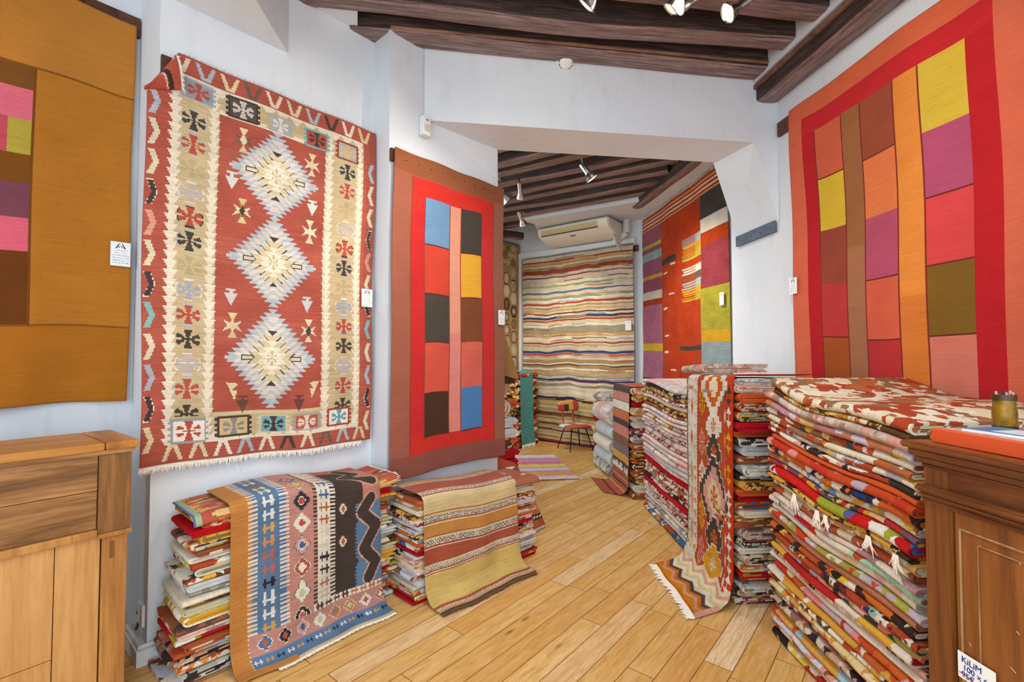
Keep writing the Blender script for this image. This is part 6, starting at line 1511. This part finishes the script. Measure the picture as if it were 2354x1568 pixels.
def rolled(label, c, ax, L_, r, key, turns=3.2, seed=1):
    """a rug rolled up: a spiral sheet with thickness"""
    ax = Vector(ax).normalized(); e1 = ax.cross(Vector((0, 0, 1))).normalized(); e2 = Vector((0, 0, 1)); n_ = int(turns*22); th = r/(turns+1.1)
    pts = []
    for i in range(n_+1):
        t = i/n_; a_ = t*turns*math.tau; rr_ = r-th/2-(turns*th)*(1-t) if False else th*.7+(r-th*.7-th/2)*t
        pts.append((rr_, a_))
    ring = [(p[0]+th*.46, p[1]) for p in pts]+[(max(.002, p[0]-th*.44), p[1]) for p in pts][::-1]
    V, Fc, UV = [], [], []; m = len(ring); sgm = 14
    arc = [p[1]*max(p[0], .01) for p in ring]
    for k in range(sgm+1):
        t = k/sgm; C_ = Vector(c)+ax*(L_*t)+Vector((0, 0, .004*math.sin(t*9+seed)))
        for j, (q, a_) in enumerate(ring): V.append(C_+e1*(q*math.cos(a_))+e2*(q*math.sin(a_)*.96)); UV.append((L_*t, arc[j]))
    for k in range(sgm):
        for j in range(m): A = k*m+j; B = k*m+(j+1) % m; Fc.append((A, B, B+m, A+m))
    h_ = m//2
    for base, fl in ((0, 0), (sgm*m, 1)):
        for j in range(h_-1): q = (base+j, base+j+1, base+m-2-j, base+m-1-j); Fc.append(q if fl else q[::-1])
    me = meshfrom('rolled_rug', V, Fc, True); uvl = me.uv_layers.new(name='UVMap')
    for l in me.loops: uvl.data[l.index].uv = UV[l.vertex_index]
    o = link('rolled_rug', me, PAL[key]); tag(o, label, 'rolled rug'); return o
mat_folded('rolla', ['#ddc2a4', '#c99a78', '#e4d4bc', '#8fa4b0', '#b86a4c'], 'motif', .8); mat_folded('rollb', ['#26304c', '#ddc8b0', '#2e3c60', '#c99a7c', '#1c2238'], 'motif', 1.)
e_ = Vector((nP[0], nP[1], 0)); base = Vector((BP[0], BP[1], 0))
rolled('navy and cream rolled rug lying on the white blanket past the doorway', base+Vector((dP[0], dP[1], 0))*.60+Vector((0, 0, .965)), e_, .6, .115, 'rollb', seed=3)
rolled('cream rolled rug with pastel figures, upper of the two rolls past the doorway', base+Vector((dP[0], dP[1], 0))*.57+Vector((0, 0, 1.205)), e_, .6, .118, 'rolla', seed=5)
pile_item('lime', -.1, .66, 1.33, .06, 'multicoloured folded cloth on top of the rolled rugs past the doorway', 47)

# rust runner with woven bands spilling over a low pile at the doorway
W = Weave(.62, 1.15, .0085, '#b0501f')
W.rect(0, 0, .62, .30, '#a8401c')
for y in (.31, .62, .98): W.rect(0, y, .62, y+.018, '#2a201c'); W.rect(0, y+.018, .62, y+.055, '#dcd6ca'); k = (W.Y > y+.018) & (W.Y < y+.055) & (((W.X+W.Y*1.3) % .06) < .026); W.m(k, '#2a201c'); W.rect(0, y+.055, .62, y+.07, '#2a201c')
W.rect(0, .39, .62, .60, '#bd6a22'); W.rect(0, .71, .62, .96, '#c0701f')
A_ = np.array(ppt(1085, 1032, 4.72)); B_ = np.array(ppt(1184, 1064, 4.72)); Cn = np.array(zpl(1254, 1206, .012)); D_ = np.array(zpl(1190, 1236, .012))
ny, nx = W.ny, W.nx; u = np.linspace(0, 1, nx+1)[None, :, None]; v = np.linspace(0, 1, ny+1)[:, None, None]
G = (A_*(1-u)+B_*u)*(1-v)+(D_*(1-u)+Cn*u)*v
bul = np.sin(v*np.pi)*(.4+.6*u)*.03; G[..., 2] += bul[..., 0]*1.2; G[..., 2] = np.maximum(G[..., 2], .012)
o = grid_mesh('draped_runner', G, -.006, W, mat=M_CL2, uvs=(.62, 1.15)); tag(o, 'rust and orange runner with black and white bands sloping to the floor at the doorway', 'rug')
fringe('fringe', [G[-1, i] for i in range(0, nx+1, 5)], (.3, -.9, 0), M_YARNG, o, 60, .05, .003, .4)
lp = stack('in the low pile under the rust runner', 'kilims under the rust runner', (-.42, 4.52), unit((.78, .2)), unit((-.2, .78)), .50, .26, .46, ['rust', 'tacr', 'blac', 'orcr'], None, 0, .01, .02, 51, seg=10, th=.03)

# ochre cloth hanging past the doorway edge
W = Weave(.7, 1.5, .012, '#9a6a28'); 
P0 = ppt(1080, 700, 5.0); ny, nx = W.ny, W.nx
Y_ = 5.05; tl, tr, brr, bl = ppt(1100, 690, Y_), ppt(1146, 720, Y_), ppt(1193, 872, Y_-.12), ppt(1105, 850, Y_)
G = (np.array(tl)*(1-u[:, :1]*0)+0) if False else None
u = np.linspace(0, 1, nx+1)[None, :, None]; v = np.linspace(0, 1, ny+1)[:, None, None]
G = (np.array(tl)*(1-u)+np.array(tr)*u)*(1-v)+(np.array(bl)*(1-u)+np.array(brr)*u)*v
G[..., 1] += (.05*np.sin(u*9+v*2)*v)[..., 0]
o = grid_mesh('hanging_textile', G, .008, W, mat=M_CL, uvs=(.7, 1.5)); tag(o, 'plain ochre textile hanging in a slanting fold just past the doorway edge', 'textile')
W2 = Weave(.5, .3, .012, '#4a3216')  # dark sheet painted in for the shaded inside of the fold
q0, q1, q2, q3 = ppt(1100, 838, Y_+.1), ppt(1186, 846, Y_+.1), ppt(1184, 882, Y_+.05), ppt(1100, 884, Y_+.05)
u2 = np.linspace(0, 1, W2.nx+1)[None, :, None]; v2 = np.linspace(0, 1, W2.ny+1)[:, None, None]
grid_mesh('fold_shade', (np.array(q0)*(1-u2)+np.array(q1)*u2)*(1-v2)+(np.array(q3)*(1-u2)+np.array(q2)*u2)*v2, .008, W2, mat=M_CL, parent=o, uvs=(.5, .3))
tp = onB(1120, 600, 0)
rail('dark rail above the ochre hanging textile past the doorway', (tl.x, tl.y+.05), (1, 0), (0, -1), -.25, (tr.x-tl.x)+.0, tl.z, .05, .02, nails=False)

# teal runner over its stack in the far corner
TPp = (.085, 7.85); tS = ['lime', 'orcr', 'must', 'blye', 'rust', 'brgo', 'orna', 'rugo', 'crru', 'oran', 'dark']
stack('in the far corner stack under teal runner', 'rugs in the far corner stack', TPp, unit((.56, .83)), unit((-.83, .56)), .62, .5, 1.26, tS, None, 0, .02, .05, 61, seg=8, th=.03)
W = Weave(.40, 1.75, .012, '#3f9a9c')
sc_ = .075
X_, Y_2 = W.X, W.Y
for k in range(2):
    yy = (Y_2+k*sc_/2) % sc_; xx = (X_+k*sc_) % (2*sc_)-sc_; d_ = np.sqrt(xx**2+(yy*1.6)**2)
    W.m((np.abs(d_-sc_*.9) < .006), '#63b0ae'); W.m((np.abs(d_-sc_*.5) < .005), '#58a8a6')
W.rect(0, 0, .02, 1.75, '#4aa6b8'); W.rect(0, 0, .4, .3, '#6cc0c4')
W.a = W.a[:, ::-1]
at_, nt_ = unit((.56, .83)), unit((-.83, .56))
o, G = drape('draped_runner', 'teal quilted looking runner with white fringe draped over the far corner stack', W, TPp, at_, nt_, .05, .45, [(-.35, 1.27), (.0, 1.27), (.02, 1.24), (.03, .8), (.04, .3), (.07, .06)], wr=.006, ph=1.1)
fringe('fringe', [G[-1, i] for i in range(0, W.nx+1, 3)], (.1, -.2, -1), M_YARN, o, 46, .07, .005, .3)
# ================================================================ LIGHT
w = bpy.data.worlds.new('daylight'); SC.world = w; w.use_nodes = True
bg = w.node_tree.nodes['Background']; bg.inputs[0].default_value = (.80, .91, 1., 1); bg.inputs[1].default_value = 1.55
al = bpy.data.lights.new('shop_window_daylight', 'AREA'); al.shape = 'RECTANGLE'; al.size = 4.6; al.size_y = 2.9; al.energy = 40; al.color = (.90, .95, 1.)
ao = bpy.data.objects.new('shop_window_daylight', al); COL.objects.link(ao); ao.location = (-.3, -1.15, 1.7); ao.rotation_euler = (math.radians(90), 0, 0)
SC.cycles.use_adaptive_sampling = True; SC.cycles.adaptive_threshold = .08; SC.cycles.adaptive_min_samples = 14; SC.cycles.max_bounces = 5; SC.cycles.diffuse_bounces = 3; SC.cycles.glossy_bounces = 3; SC.cycles.transmission_bounces = 4; SC.cycles.caustics_reflective = False; SC.cycles.caustics_refractive = False
SC.view_settings.view_transform = 'Standard'; SC.view_settings.look = 'None'; SC.view_settings.exposure = .36; SC.view_settings.gamma = 1.
# ================================================================ CAMERA
cam = bpy.data.cameras.new('camera'); co = bpy.data.objects.new('camera', cam); COL.objects.link(co)
co.location = (0, 0, CAMH); co.rotation_euler = (math.radians(90)+PITCH, 0, 0)
cam.sensor_width = 36.; cam.sensor_fit = 'HORIZONTAL'; cam.lens = 36.*F/2354.; cam.clip_start = .02
SC.camera = co
